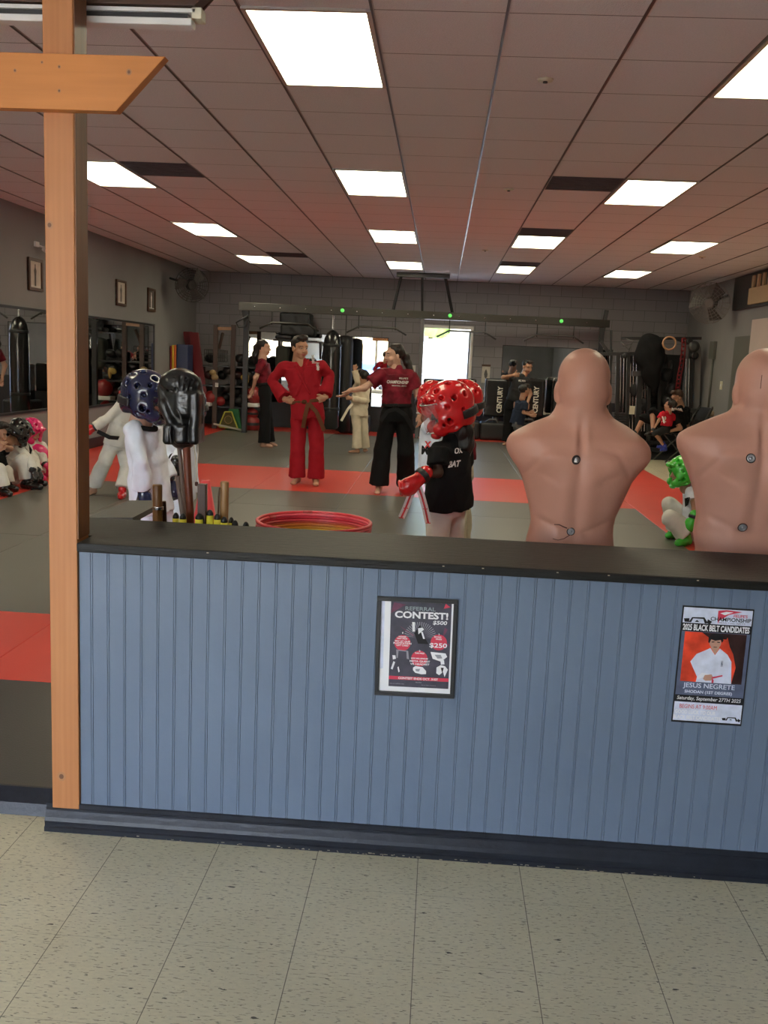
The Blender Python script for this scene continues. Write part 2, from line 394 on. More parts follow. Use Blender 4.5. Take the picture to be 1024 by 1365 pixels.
M_base = mat('black painted base moulding', (.014, .017, .026), .38, spec=.35, var=.25, vs=20, bump=.15, bs=60)
M_panel = mat('blue grey beadboard paint', (.135, .178, .255), .42, spec=.4, var=.05, vs=3, bump=.05, bs=50)
M_mirror = mat('mirror glass', (.80, .82, .81), .015, 1)
M_alu = mat('aluminium trim', (.6, .58, .52), .35, .9); M_dark = mat('dark steel', (.03, .03, .032), .4, .3)
M_steel = mat('grey steel', (.11, .11, .11), .4, .6); M_chrome = mat('chrome', (.75, .75, .77), .15, 1)
M_white = mat('white paint', (.75, .74, .72), .5); M_cream = mat('cream plastic', (.68, .63, .48), .5)
M_pan = mat('light diffuser', (.9, .88, .75), .6, emit=PANEL_COLOR, es=PANEL_STRENGTH)
M_vent = mat('vent grille', (.09, .075, .08), .7)
M_pinkwall = mat('off white wall paint', (.58, .50, .46), .7, var=.04, vs=2); M_recess = mat('green grey door paint', (.12, .125, .11), .55)
def wood(name, c1, c2, st, rough=.45):
    m = mat(name, c1, rough, spec=.35); nt = m.node_tree; g = node(nt, 'ShaderNodeNewGeometry')
    n1 = noise(nt, g.outputs[0], 7, 5, st); w = node(nt, 'ShaderNodeTexWave'); w.wave_type = 'BANDS'; w.inputs['Scale'].default_value = 2.2; w.inputs['Distortion'].default_value = 5; w.inputs['Detail'].default_value = 3
    mp = node(nt, 'ShaderNodeMapping'); mp.inputs['Scale'].default_value = tuple(x*1.2 for x in st); nt.links.new(g.outputs[0], mp.inputs[0]); nt.links.new(mp.outputs[0], w.inputs['Vector'])
    c = mixc(nt, n1, c1, c2); c = mixc(nt, mth(nt, 'MULTIPLY', w.outputs['Fac'], .12), c, tuple(x*.72 for x in c2)); nt.links.new(c, nt.nodes['Principled BSDF'].inputs['Base Color']); bump(nt, n1, .15, .004); return m
M_cedar = wood('oiled cedar, upright', (.56, .245, .095), (.42, .16, .058), (7, 7, .35)); M_cedarh = wood('oiled cedar, lying', (.68, .27, .075), (.52, .19, .05), (.35, 7, 7))
M_pole = mat('post weathered front', (.74, .44, .25), .55)
M_knot = mat('wood knot', (.16, .07, .035), .6); M_knot2 = mat('wood knot ring', (.42, .19, .08), .5)
M_dwood = wood('dark brown timber', (.075, .03, .015), (.05, .02, .01), (.4, 7, 7))

def struct(name, mb, m, parent=None, bevel=0):
    o = mb.build(name, m, parent, bevel)
    if not parent: o['kind'] = 'structure'
    return o
# ------------------------------------------------------------------ floor, walls, ceiling
struct('floor', MB().box((XL-.2, YF-.2, -.1), (XR+.2, YB+.2, 0)), M_tile)
ceil = struct('ceiling', MB().box((XL-.2, YF-.2, CZ), (XR+.2, YB+.2, CZ+.3)), M_ceil)
M_tee = mat('grid tee', (.07, .065, .065), .4, .5); M_tee2 = mat('grid tee edge', (.5, .47, .45), .3, .8)
for i in range(-6, 10):
    x = CX0+G*i
    if XL < x < XR:
        mb = MB().box((x-.008, YF, CZ-.006), (x+.004, YB, CZ+.002)).mi(1).box((x+.004, YF, CZ-.004), (x+.008, YB, CZ+.002))
        mb.build('grid_bar', [M_tee, M_tee2], ceil)
struct('wall_back', MB().box((XL-.2, YB, -.1), (-.383, YB+.2, CZ+.1)).box((.53, YB, -.1), (XR+.2, YB+.2, CZ+.1)).box((-.383, YB, 2.14), (.53, YB+.2, CZ+.1)), M_block)
struct('wall_left', MB().box((XL-.2, YF, -.1), (XL, YB, CZ+.1)), M_wall)
wr = struct('wall_right', MB().box((XR, YF, -.1), (XR+.2, YB, CZ+.1)), M_wall)
struct('baseboard_left', MB().box((XL, YF, 0), (XL+.02, YB, .2)), M_black)
# storefront side of the lobby, behind the camera: the mirrors look at it
mb = MB(); WX = [-4.85, -3.85, -2.85, -1.85, -.85]; WX2 = [2.0, 2.0]
mb.box((XL-.2, YF-.2, -.1), (WX[0], YF, CZ+.1)).box((WX[-1], YF-.2, -.1), (WX2[0], YF, CZ+.1)).box((WX2[-1], YF-.2, -.1), (XR+.2, YF, CZ+.1)).box((WX[0], YF-.2, 2.55), (WX[-1], YF, CZ+.1)).box((WX[0], YF-.2, -.1), (WX[-1], YF, .12))
struct('wall_front', mb, M_wall)
M_glass = mat('window glass', (1, 1, 1), .0, spec=.2, trans=1, alpha=.12)
for k in range(4):
    w = MB(); a, b = WX[k], WX[k+1]
    w.box((a, YF-.14, .12), (a+.05, YF-.06, 2.55)).box((b-.05, YF-.14, .12), (b, YF-.06, 2.55)).box((a+.05, YF-.14, 2.49), (b-.05, YF-.06, 2.55)).box((a+.05, YF-.14, .12), (b-.05, YF-.06, .18))
    o = struct('window_%d' % (k+1), w, M_alu); MB().box((a+.05, YF-.104, .18), (b-.05, YF-.1, 2.49)).build('pane', M_glass, o)
# ------------------------------------------------------------------ outside
M_asph = mat('pale asphalt', (.38, .37, .35), .9, var=.15, vs=3); M_conc = mat('sunlit concrete', (.5, .5, .5), .85, var=.1, vs=2)
struct('ground_front', MB().box((-30, -40, -.3), (30, YF-.2, -.05)), M_asph)
struct('ground_back', MB().box((-15, YB+.2, -.3), (15, 45, -.05)), M_conc)
M_siding = mat('white brick', (.8, .8, .78), .8); nt, g, sp = pos_nodes(M_siding)
l = stripe(nt, sp.outputs[2], 0, .1, .02); nt.links.new(mixc(nt, l, (.55, .56, .58), (.2, .22, .26)), nt.nodes['Principled BSDF'].inputs['Base Color'])
hb = thing('neighbouring_house', 'white brick house with grey sloping roof seen through the back doorway', 'house', (0, 27, -.05))
MB().box((-5, 25, -.05), (.35, 31, 1.42)).build('wall', M_siding, hb)
M_roof = mat('grey shingle', (.5, .5, .5), .9, var=.2, vs=14); MB().prism([(-5.3, 24.6, 1.3), (.75, 24.6, 1.38), (.15, 28, 1.98), (-5.3, 28, 2.02)], (0, .02, .15)).build('roof', M_roof, hb)
M_leaf = mat('sunlit leaves', (.22, .42, .06), .8, var=.5, vs=3)
for k, (x, z, r) in enumerate(((-3.0, 2.7, .8), (-.45, 2.75, .75), (2.4, 2.6, .6))):
    t = thing('tree', ['leafy green tree above the far house, left', 'leafy green tree above the far house, middle', 'leafy green tree above the far house, right'][k], 'tree', (x, 33, 0))
    MB().tube([(x, 33, -.05), (x, 33, z)], [.14, .07]).build('trunk', M_dwood, t)
    sd = SDF(.14, .2)
    for _ in range(9): sd.ell((x+random.uniform(-.7, .7)*r, 33+random.uniform(-.5, .5), z+random.uniform(-.4, .6)*r), (.55*r, .5*r, .45*r))
    organic('crown', sd.noise(.1, 9, k), M_leaf, t)
for k, x in enumerate((-3.8, -1.2)):
    c_ = thing('parked_car', ['pale blue car parked outside the front windows', 'white car parked outside the front windows'][k], 'car', (x, -10, -.05))
    m_ = mat('car paint %d' % k, ((.25, .45, .75), (.8, .8, .8))[k], .25, coat=.5)
    organic('body', SDF(.06, .15).box((x, -10, .55), (.9, 2.1, .33), rd=.2).box((x, -9.9, .98), (.75, 1.1, .35), rd=.22), m_, c_)
    MB().box((x-.76, -10.8, .95), (x+.76, -9.0, 1.2)).build('side_window', M_dark, c_, .04)
    for sx in (-.85, .75):
        for sy in (-1.3, 1.3): MB().lathe([(.1, 0), (.31, .0), (.31, .18), (.1, .18)], (x+sx, -10+sy, .27), 18, (1, 0, 0)).build('wheel', M_dark, c_)
# ------------------------------------------------------------------ back door (open doorway) and its trim
d = MB().box((-.433, YB-.03, 0), (-.383, YB+.2, 2.2)).box((.53, YB-.03, 0), (.58, YB+.2, 2.2)).box((-.383, YB-.03, 2.14), (.53, YB+.2, 2.2))
do = struct('door_1', d, M_alu)
MB().box((.50, YB+.2, .02), (.54, YB+1.05, 2.1)).build('door_leaf', M_white, do)
sw = thing('wall_switch', 'white double light switch left of the bright back door', 'switch', (-.58, YB, 1.33))
MB().box((-.65, YB-.012, 1.28), (-.52, YB, 1.40)).build('plate', M_white, sw, .003); MB().box((-.625, YB-.02, 1.32), (-.6, YB-.012, 1.36)).box((-.57, YB-.02, 1.32), (-.545, YB-.012, 1.36)).build('toggle', M_cream, sw)
# ------------------------------------------------------------------ right wall features
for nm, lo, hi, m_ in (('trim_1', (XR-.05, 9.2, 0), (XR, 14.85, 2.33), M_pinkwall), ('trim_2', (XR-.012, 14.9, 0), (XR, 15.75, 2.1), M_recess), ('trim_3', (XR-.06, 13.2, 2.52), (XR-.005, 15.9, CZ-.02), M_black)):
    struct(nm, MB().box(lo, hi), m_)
M_weave = wood('woven bamboo', (.62, .46, .28), (.38, .26, .14), (60, 60, 3), .7)
bb = thing('woven_bamboo_blind', 'tan woven bamboo panel leaning in the dark niche under the ceiling', 'blind', (XR-.08, 14.4, 2.56))
MB().box((XR-.10, 13.2, 2.56), (XR-.06, 15.0, 2.80)).build('panel', M_weave, bb)
for k in range(7):
    y = 13.35+k*.235
    s_ = thing('bamboo_post', 'upright bamboo slat in the dark niche, %s from the camera' % ['nearest', 'second', 'third', 'fourth', 'fifth', 'sixth', 'farthest'][k], 'slat', (XR-.11, y, 2.8), 'bamboo slats in the niche')
    MB().box((XR-.115, y, 2.80), (XR-.085, y+.09, 2.98)).build('slat', M_weave, s_)
cd = thing('conduit_box', 'slim white-grey electrical box with conduit running down the right wall', 'conduit', (XR, 16.6, .9))
MB().box((XR-.06, 16.75, 1.75), (XR, 17.0, 2.05)).build('box', M_recess, cd, .01); MB().tube([(XR-.02, 16.85, 1.75), (XR-.02, 16.85, .8)], .016).build('conduit', M_recess, cd)
s2 = thing('light_switch', 'small cream light switch on the right wall beside the door recess', 'switch', (XR, 16.25, 1.22))
MB().box((XR-.012, 16.2, 1.24), (XR, 16.32, 1.38)).build('plate', M_cream, s2, .003)
MB().box((XR-.02, 16.245, 1.29), (XR-.012, 16.275, 1.33)).build('toggle', M_white, s2)
# ------------------------------------------------------------------ ceiling lights and vents
def light(col, row, label):
    x0, y0 = CX0+G*col, CY0+G*row; z = CZ
    t = thing('ceiling_light', label, 'ceiling light', (x0+G/2, y0+G, z), 'recessed ceiling light panels')
    e = .022
    mb = MB().box((x0+.006, y0, z-.012), (x0+e+.006, y0+2*G, z+.0)).box((x0+G-e-.006, y0, z-.012), (x0+G-.006, y0+2*G, z)).box((x0+e, y0, z-.012), (x0+G-e, y0+e, z)).box((x0+e, y0+2*G-e, z-.012), (x0+G-e, y0+2*G, z))
    mb.build('frame', M_alu, t)
    MB().box((x0+e+.006, y0+e, z-.008), (x0+G-e-.006, y0+2*G-e, z-.002)).build('diffuser', M_pan, t)
LL = [(0, 0, 'largest glowing ceiling light panel at the top of the photo'), (0, 6, 'second glowing ceiling light of the middle row, above the red-uniformed man'), (0, 12, 'third glowing ceiling light of the middle row'), (0, 18, 'farthest ceiling light of the middle row, above the pull-up rig bracket'),
      (4, 0, 'ceiling light panel cut by the top right edge of the photo'), (4, 6, 'glowing ceiling light right of the large dark vent'), (3, 12, 'ceiling light in the third right column, nearer of its two'), (3, 18, 'ceiling light in the third right column, farther of its two'),
      (6, 12, 'nearer of the two far right ceiling lights'), (6, 18, 'farther of the two far right ceiling lights'), (-4, 6, 'ceiling light just right of the wooden post'), (-4, 12, 'middle ceiling light of the left row'), (-4, 18, 'farthest ceiling light of the left row'),
      (-4, 0, 'unseen ceiling light added for lighting, near end of the left row')]  # last panel lies outside the view, added to light the room
for a in LL: light(*a)
for k, (c_, r_) in enumerate(((-6, -7),)): light(c_, r_, 'unseen ceiling light added for lighting over the lobby floor')  # lobby panel behind the camera, never seen, added for its light
for k, (c_, r_) in enumerate(((-3, 6), (3, 6), (3, 11), (3, 17), (-3, 17))):
    x0, y0 = CX0+G*c_, CY0+G*r_; lab = ['dark square ceiling vent beside the left ceiling light', 'dark square ceiling vent beside the right ceiling light', 'dark ceiling vent before the third-column light', 'small far dark ceiling vent, right', 'small far dark ceiling vent, left'][k]
    t = thing('ceiling_vent', lab, 'ceiling vent', (x0+G/2, y0+G/2, CZ), 'dark ceiling vents')
    MB().box((x0+.012, y0+.01, CZ-.006), (x0+G-.012, y0+G-.01, CZ-.001)).build('grille', M_vent, t)
    mb = MB()
    for q in range(9): mb.box((x0+.02, y0+.04+q*.06, CZ-.012), (x0+G-.02, y0+.055+q*.06, CZ-.006))
    mb.build('louvre', M_vent, t)
for k, (c_, r_, lab) in enumerate(((2.45, 1.62, 'small round sprinkler head on the near ceiling tile'), (2.5, 7.1, 'small round sprinkler head mid ceiling'), (2.5, 14.8, 'small round sprinkler head on the far ceiling'), (7.3, 14.5, 'small round sprinkler head on the far right ceiling'))):
    p = V((CX0+G*c_, CY0+G*r_, CZ)); t = thing('sprinkler_head', lab, 'sprinkler', p, 'ceiling sprinkler heads')
    MB().lathe([(.012, -.012), (.04, -.01), (.045, 0)], p, 18).build('cover', M_cream, t); MB().lathe([(.0, -.022), (.014, -.02), (.012, -.01)], p, 12).build('nozzle', M_steel, t)
# ------------------------------------------------------------------ foam mats
BN = ['', 'nearest of them', 'second from the near end', 'third from the near end', 'short one before the cross band', 'level with the wide cross band', 'just behind the wide cross band', 'third from the far end', 'second from the far end', 'farthest, in the back corner']
def foam(x0, x1, y0, y1, m, label, group):
    o = MB().box((x0+.0015, y0+.0015, .002), (x1-.0015, y1-.0015, .06)).build('foam_floor_mat', m); o.modifiers.new('b', 'BEVEL').width = .003
    tag(o, label, 'floor mat', group)
XE = [-4.01, -2.985, -1.965, -.94, .08, 1.09, 2.11]
rows = [(2.83, 3.80, 0), (3.80, 4.82, 1), (4.82, 6.86, 2), (6.86, 8.9, 3), (8.9, 9.93, 4), (9.93, 11.97, 5), (11.97, 14.01, 6), (14.01, 16.05, 7), (16.05, 17.66, 8), (17.66, 18.7, 9)]
RL = {0: 'almost black foam mat just behind the wooden post and half wall', 1: 'red foam mat of the near narrow cross band', 2: 'dark grey foam mat directly beyond the near red band', 3: 'dark grey foam mat in front of the wide red cross band', 4: 'short dark grey foam mat touching the wide red cross band', 5: 'red foam mat of the wide cross band under the standing instructors', 6: 'dark grey foam mat just behind the wide red cross band', 7: 'dark grey foam mat where the woman in maroon stands at the back', 8: 'dark grey foam mat next to the far red strip', 9: 'red foam mat of the far strip along the back wall'}
CN = ['next to the left border', 'second column from the left border', 'third column from the left border', 'third column from the right border', 'second column from the right border', 'next to the right border']
RL = {0: 'almost black foam mat nearest the half wall', 1: 'red foam mat of the near narrow band', 2: 'dark grey foam mat just beyond the near red band', 3: 'dark grey foam mat midway before the wide red band', 4: 'short grey foam mat touching the wide red band', 5: 'red foam mat of the wide cross band', 6: 'grey foam mat just behind the wide red band', 7: 'grey foam mat midway behind the wide red band', 8: 'grey foam mat before the far red strip', 9: 'red foam mat of the far strip'}
for y0, y1, r_ in rows:
    for ci, (a, b) in enumerate(zip(XE[:-1], XE[1:])):
        if r_ == 0 and ci == 2: foam(a, -1.17, y0, y1, M_fblk, RL[0]+', half cut by the post', 'floor mats row one'); continue
        foam(a, b, max(y0, 3.12) if (r_ == 0 and b > -1.0) else y0, y1, M_fred if r_ in (1, 5, 9) else (M_fgrey if r_ else M_fblk), RL[r_]+', '+CN[ci], 'floor mats row %s' % ['one', 'two', 'three', 'four', 'five', 'six', 'seven', 'eight', 'nine', 'ten'][r_])
    foam(-4.92, -4.01, y0, y1, M_fred if r_ > 0 else M_fblk, 'red foam mat of the left mirror-side border, %s' % BN[r_] if r_ else 'dark foam mat in the near left corner', 'left border mats' if r_ else None)
    if y0 > 3.5: foam(2.11, 3.05, y0, y1, M_fred, 'red foam mat of the right border, %s' % BN[r_], 'right border mats')
tag(MB().box((3.06, 16.3, .002), (4.6, 18.8, .012)).build('rubber_gym_mat', M_black), 'thin black rubber mat under the gym machine in the far right corner', 'floor mat')
struct('trim_4', MB().prism([(XL, 2.76, 0), (XL, 2.775, .035), (XL, 2.82, .068), (XL, 2.83, .068), (XL, 2.83, 0)], (-1.14-XL, 0, 0)), M_base)
# ------------------------------------------------------------------ half wall with beadboard, cap and base moulding
XH0, XH1 = -1.05, 4.68
hw = struct('wall_half', MB().box((XH0, YW+.005, 0), (XH1, 3.05, .895)), M_panel)
mb = MB(); bx = -.962; k = 0
x = XH0; gr = []
xs = [bx+.0508*i for i in range(-1, 112)]
cur = XH0; prof = []
for g_ in xs:
    if g_-.006 < XH0+.004 or g_ > XH1: continue
    prof += [(cur, 0), (g_-.0050, 0), (g_-.0042, .0028), (g_-.0032, 0), (g_+.0012, 0), (g_+.0020, .0028), (g_+.0030, 0)]; cur = g_+.0030
prof.append((XH1, 0))
vs = [(x, YW+y, z) for x, y in prof for z in (.085, .9)]
fs = [(2*i, 2*i+2, 2*i+3, 2*i+1) for i in range(len(prof)-1)]
mesh_obj('beadboard', [(a, b, c_) for a, b, c_ in vs], fs, M_panel, hw, base=hw.location)
MB().box((XH0-.001, YW, 0), (XH0+.001, 3.05, .895)).build('end_panel', M_panel, hw)
cp = MB()
# cap: a sloped black board all along the top
pr = [(2.665, .897), (2.665, .921), (2.675, .926), (3.085, .926), (3.092, .915), (3.092, .897)]
x0 = -1.048; N = len(pr)
pts0 = [(x0 if y < 2.79 else -1.15, y, z) for y, z in pr]
cp.prism([(-1.048, 2.665, .897), (-1.048, 2.79, .897), (-1.165, 2.79, .897), (-1.165, 3.092, .897), (XH1, 3.092, .897), (XH1, 2.665, .897)], (0, 0, .027))
cp.f = [tuple(reversed(f)) for f in cp.f]
cap = struct('trim_5', cp, M_blackwood, bevel=.004)
# base moulding with ogee profile
pr = [(0, 0), (-.026, 0), (-.026, .014), (-.021, .018), (-.021, .024), (-.0225, .034), (-.019, .045), (-.013, .056), (-.009, .064), (-.009, .070), (-.006, .073), (-.006, .085), (0, .09)]
n = len(pr); vs = [(x, 2.697+y, z) for x in (-1.16, XH1) for y, z in pr]
fs = [(i, i+1, n+i+1, n+i) for i in range(n-1)]+[tuple(reversed(range(n))), tuple(range(n, 2*n)), (n-1, 0, n, 2*n-1)]
o = mesh_obj('baseboard_front', vs, fs, M_base); o['kind'] = 'structure'
# chips of bare wood along the moulding foot and cap
M_chip = mat('bare chipped wood', (.5, .42, .3), .8)
for (pa, n_, nm) in (((-1.1, 1.1), 70, 'chip'),):
    mb = MB()
    for _ in range(n_):
        xx = random.triangular(-1.1, 1.15, -.2); w_ = random.uniform(.002, .012); zz = random.uniform(.001, .006)
        mb.box((xx, 2.6702, zz), (xx+w_, 2.6712, zz+random.uniform(.0008, .0022)))
    for px, py in ((590, 740), (640, 740), (744, 763), (814, 768), (936, 776), (290, 722)):
        q = atZ(px, py, .9245); mb.box((q.x, 2.6640, .916), (q.x+.006, 2.6645, .9185))
    mb.build('paint_chip', M_chip, cap)['kind'] = 'stuff'
# ------------------------------------------------------------------ timber gate post and beams
post = thing('timber_gate', 'tall honey-coloured timber gate post with crossbeam at the end of the half wall', 'gate post', (-1.1, 2.74, 0))
MB().box((-1.141, 2.690, .05), (-1.055, 2.785, 2.60)).build('post', M_cedar, post, .003)
MB().box((-1.056, 2.693, .93), (-1.0515, 2.782, 2.58)).build('side_board', wood('dark brown side board', (.30, .12, .04), (.15, .055, .02), (7, 9, .3)), post)  # thin board in a darker brown wood on the right face of the post
z0, z1 = 2.132, 2.276
MB().prism([(-2.6, 2.652, z0), (-.922, 2.652, z0), (-.787, 2.652, z1), (-2.6, 2.652, z1)], (0, .037, 0)).build('crossbeam', M_cedarh, post, .002)
MB().prism([(-2.6, 2.86, 2.452), (-.745, 2.86, 2.452), (-.70, 2.86, 2.50), (-.70, 2.86, 2.62), (-2.6, 2.86, 2.62)], (0, -.012, 0)).prism([(-2.6, 2.787, 2.452), (-.745, 2.787, 2.452), (-.69, 2.787, 2.50), (-.69, 2.787, 2.62), (-2.6, 2.787, 2.62)], (0, .05, 0)).build('top_beam', M_dwood, post, .002)
def knot(px, py, Y, r, nm='knot'):
    p = at(px, py, Y); mb = MB().mi(1)
    ring = lambda q, s, dy: [(p.x+q*math.cos(t)*s, Y-dy, p.z+q*1.15*math.sin(t)*s) for t in [2*math.pi*i/18 for i in range(18)]]
    mb.poly(ring(r, 1.5, .0003)[::-1]); mb.mi(0).poly(ring(r, .8, .0006)[::-1])
    mb.build(nm, [M_knot, M_knot2], post)
for a in ((172, 96, 2.652, .005), (56, 83, 2.652, .0025), (79, 89, 2.652, .003), (79, 121, 2.652, .003), (20, 94, 2.652, .003), (82, 1035, 2.690, .009), (66, 300, 2.690, .007)): knot(*a)
lf = thing('strip_light_housing', 'slim white twin-rail strip fitting fixed under the dark top beam behind the post', 'light fitting', (-1.5, 2.9, 2.40))
MB().box((-2.4, 2.80, 2.438), (-.745, 2.84, 2.4495)).build('upper_rail', M_white, lf, .002)
MB().box((-2.4, 2.793, 2.402), (-.755, 2.84, 2.421)).build('lower_rail', M_white, lf, .003)
MB().box((-2.4, 2.81, 2.421), (-.77, 2.84, 2.438)).build('slot', M_dark, lf)
MB().box((-.757, 2.80, 2.422), (-.728, 2.85, 2.452)).build('end_cap', M_cream, lf, .002)
# ------------------------------------------------------------------ mirrors and pictures
def mirror(name, lo, hi, wall, label):
    c0 = [(a+b)/2 for a, b in zip(lo, hi)]; t = thing(name, label, 'mirror', (c0[0], c0[1], lo[2]))
    MB().box(lo, hi).build('glass', M_mirror, t)
    e = .03; mb = MB()
    if wall == 'L':
        y0, y1, z0, z1 = lo[1], hi[1], lo[2], hi[2]; xx = (XL, hi[0]+.012)
        for a in (((xx[0], y0-e, z0-e), (xx[1], y1+e, z0)), ((xx[0], y0-e, z1), (xx[1], y1+e, z1+e)), ((xx[0], y0-e, z0), (xx[1], y0, z1)), ((xx[0], y1, z0), (xx[1], y1+e, z1))): mb.box(*a)
    else:
        x0, x1, z0, z1 = lo[0], hi[0], lo[2], hi[2]; yy = (lo[1]-.006, YB)
        e = .012
        for a in (((x0-e, yy[0], z0-e), (x1+e, yy[1], z0)), ((x0-e, yy[0], z1), (x1+e, yy[1], z1+e)), ((x0-e, yy[0], z0), (x0, yy[1], z1)), ((x1, yy[0], z0), (x1+e, yy[1], z1))): mb.box(*a)
    mb.build('frame', M_dark, t)
mirror('wall_mirror', (XL, 4.2, .70), (XL+.01, 11.9, 1.88), 'L', 'long black-framed mirror on the left wall, left of the wooden post')
mirror('wall_mirror', (XL, 12.0, .66), (XL+.01, 16.05, 1.88), 'L', 'black-framed mirror on the left wall, right of the wooden post')
mirror('wall_mirror', (-3.95, YB-.012, .55), (-2.05, YB-.002, 1.92), 'B', 'mirror on the back wall behind the equipment shelf')
mirror('wall_mirror', (-1.88, YB-.012, .55), (-1.09, YB-.002, 1.90), 'B', 'mirror on the back wall between the hanging bag and the pointing woman')
mirror('wall_mirror', (1.18, YB-.012, .55), (3.3, YB-.002, 1.86), 'B', 'mirror on the back wall behind the man giving a thumbs up')
M_frame = mat('picture frame wood', (.09, .045, .025), .4); M_paper = mat('aged paper', (.62, .56, .48), .8, var=.12, vs=12); M_ink = mat('grey ink', (.12, .11, .1), .8); M_ink2 = mat('pale ink', (.75, .72, .68), .8)
def picture(y0, y1, z0, z1, label, dark=False):
    t = thing('framed_picture', label, 'picture', (XL, (y0+y1)/2, z0), 'portraits on the left wall'); x = XL; e = .035
    MB().box((x, y0, z0), (x+.012, y1, z1)).build('print', M_ink if dark else M_paper, t)
    mb = MB()
    for a in (((x, y0, z0), (x+.03, y1, z0+e)), ((x, y0, z1-e), (x+.03, y1, z1)), ((x, y0, z0+e), (x+.03, y0+e, z1-e)), ((x, y1-e, z0+e), (x+.03, y1, z1-e))): mb.box(*a)
    mb.build('frame', M_frame, t)
    # a standing figure drawn in the print
    cy = (y0+y1)/2; h = z1-z0; F = [(-.05, .15), (-.05, .45), (-.075, .62), (-.03, .72), (-.03, .82), (.03, .82), (.03, .72), (.075, .62), (.05, .45), (.05, .15)]
    MB().poly([(x+.013, cy+a*h*1.3, z0+b*h) for a, b in F]).build('drawing', M_ink2 if dark else M_ink, t)
    MB().box((x+.0125, y0+.05, z0+.05), (x+.0128, y1-.05, z0+.16*h)).build('caption_panel', M_ink2, t)
picture(11.13, 11.52, 2.12, 2.50, 'framed portrait on the left wall below the small camera'); picture(14.17, 14.6, 2.12, 2.50, 'framed portrait on the left wall, middle of three'); picture(15.7, 16.1, 2.11, 2.49, 'framed dark portrait nearest the corner fan', True)
t = thing('scroll_picture', 'small framed cream print of a dark leaf on the back wall right of the door', 'picture', (.87, YB, 1.12))
MB().box((.79, YB-.02, 1.12), (.95, YB, 1.46)).build('print', M_paper, t, .002); MB().box((.785, YB-.03, 1.44), (.955, YB, 1.48)).build('top_rail', M_frame, t)
MB().poly([(.87+a, YB-.021, 1.29+b) for a, b in ((0, -.09), (.03, -.05), (.035, 0), (.02, .06), (0, .1), (-.025, .05), (-.035, 0), (-.02, -.06))]).build('motif', M_ink, t)
t = thing('security_camera', 'small white security camera on the left wall above the nearest portrait', 'camera', (XL, 11.4, 2.6))
MB().box((XL, 11.32, 2.64), (XL+.03, 11.42, 2.70)).build('bracket', M_white, t, .004); MB().tube([(XL+.02, 11.42, 2.66), (XL+.09, 11.5, 2.63)], .012).build('arm', M_white, t); MB().tube([(XL+.07, 11.44, 2.63), (XL+.13, 11.56, 2.58)], .032, 14).build('body', M_white, t)
MB().tube([(XL+.13, 11.56, 2.58), (XL+.135, 11.57, 2.576)], .022, 14).build('lens', M_dark, t)
# ------------------------------------------------------------------ people: fields for heads, hands, bodies and clothing
def skin(name, c): return mat(name, c, .5, spec=.4, var=.05, vs=30)
SK_TAN = skin('tan skin', (.46, .25, .16)); SK_LIGHT = skin('light skin', (.60, .36, .26)); SK_BROWN = skin('brown skin', (.22, .105, .06)); SK_DARK = skin('deep brown skin', (.06, .03, .02))
M_lip = mat('lips', (.38, .13, .11), .45); M_brow = mat('brow hair', (.02, .014, .012), .7); M_eyew = mat('eye white', (.42, .38, .36), .4); M_iris = mat('dark iris', (.02, .012, .01), .2)
M_hair = mat('black hair', (.014, .011, .010), .42, var=.4, vs=40, bump=.6, bs=90, stretch=(1, 1, .15)); M_hairb = mat('dark brown hair', (.05, .025, .015), .5, bump=.5, bs=90)
def cloth(name, c, rough=.85, var=.08): return mat(name, c, rough, spec=.2, var=var, vs=14, bump=.8, bs=13)
C_GI = cloth('white cotton', (.70, .68, .63)); C_GIW = cloth('bright white cotton', (.74, .80, .92)); C_CREAM = cloth('cream cotton', (.66, .60, .46)); C_RED = cloth('crimson cotton', (.34, .012, .022)); C_MAR = cloth('maroon jersey', (.17, .010, .022), .6, .45)
C_BLK = cloth('black cotton', (.008, .008, .009)); C_NAVY = cloth('navy cotton', (.018, .025, .045)); C_DGREY = cloth('charcoal jersey', (.03, .03, .032)); C_GREY = cloth('grey cotton', (.12, .12, .125))
M_print = mat('white shirt print', (.75, .72, .7), .7); M_beltw = cloth('white belt', (.72, .68, .55)); M_beltbr = cloth('brown belt', (.13, .05, .025)); M_beltk = cloth('black belt', (.012, .012, .013), .6)
HG_RED = mat('glossy red foam', (.60, .012, .016), .22, coat=.5); HG_NAVY = mat('glossy navy foam', (.013, .018, .06), .22, coat=.6); HG_BLK = mat('glossy black foam', (.012, .012, .013), .2, coat=.6); HG_PINK = mat('glossy pink foam', (.82, .03, .19), .25, coat=.5); HG_GRN = mat('glossy green foam', (.06, .55, .05), .22, coat=.5)
M_shield = mat('clear face shield', (.95, .97, 1), .05, spec=.6, trans=.6, alpha=.28)
def frame(fwd, up=(0, 0, 1)):
    f = V(fwd).normalized(); u = V(up); r = f.cross(u).normalized(); u = r.cross(f)
    return Matrix((r, f, u)).transposed(), r, f, u       # columns: right, forward, up
def person(label, base, group=None):
    return thing('person', label, 'person', base, group)
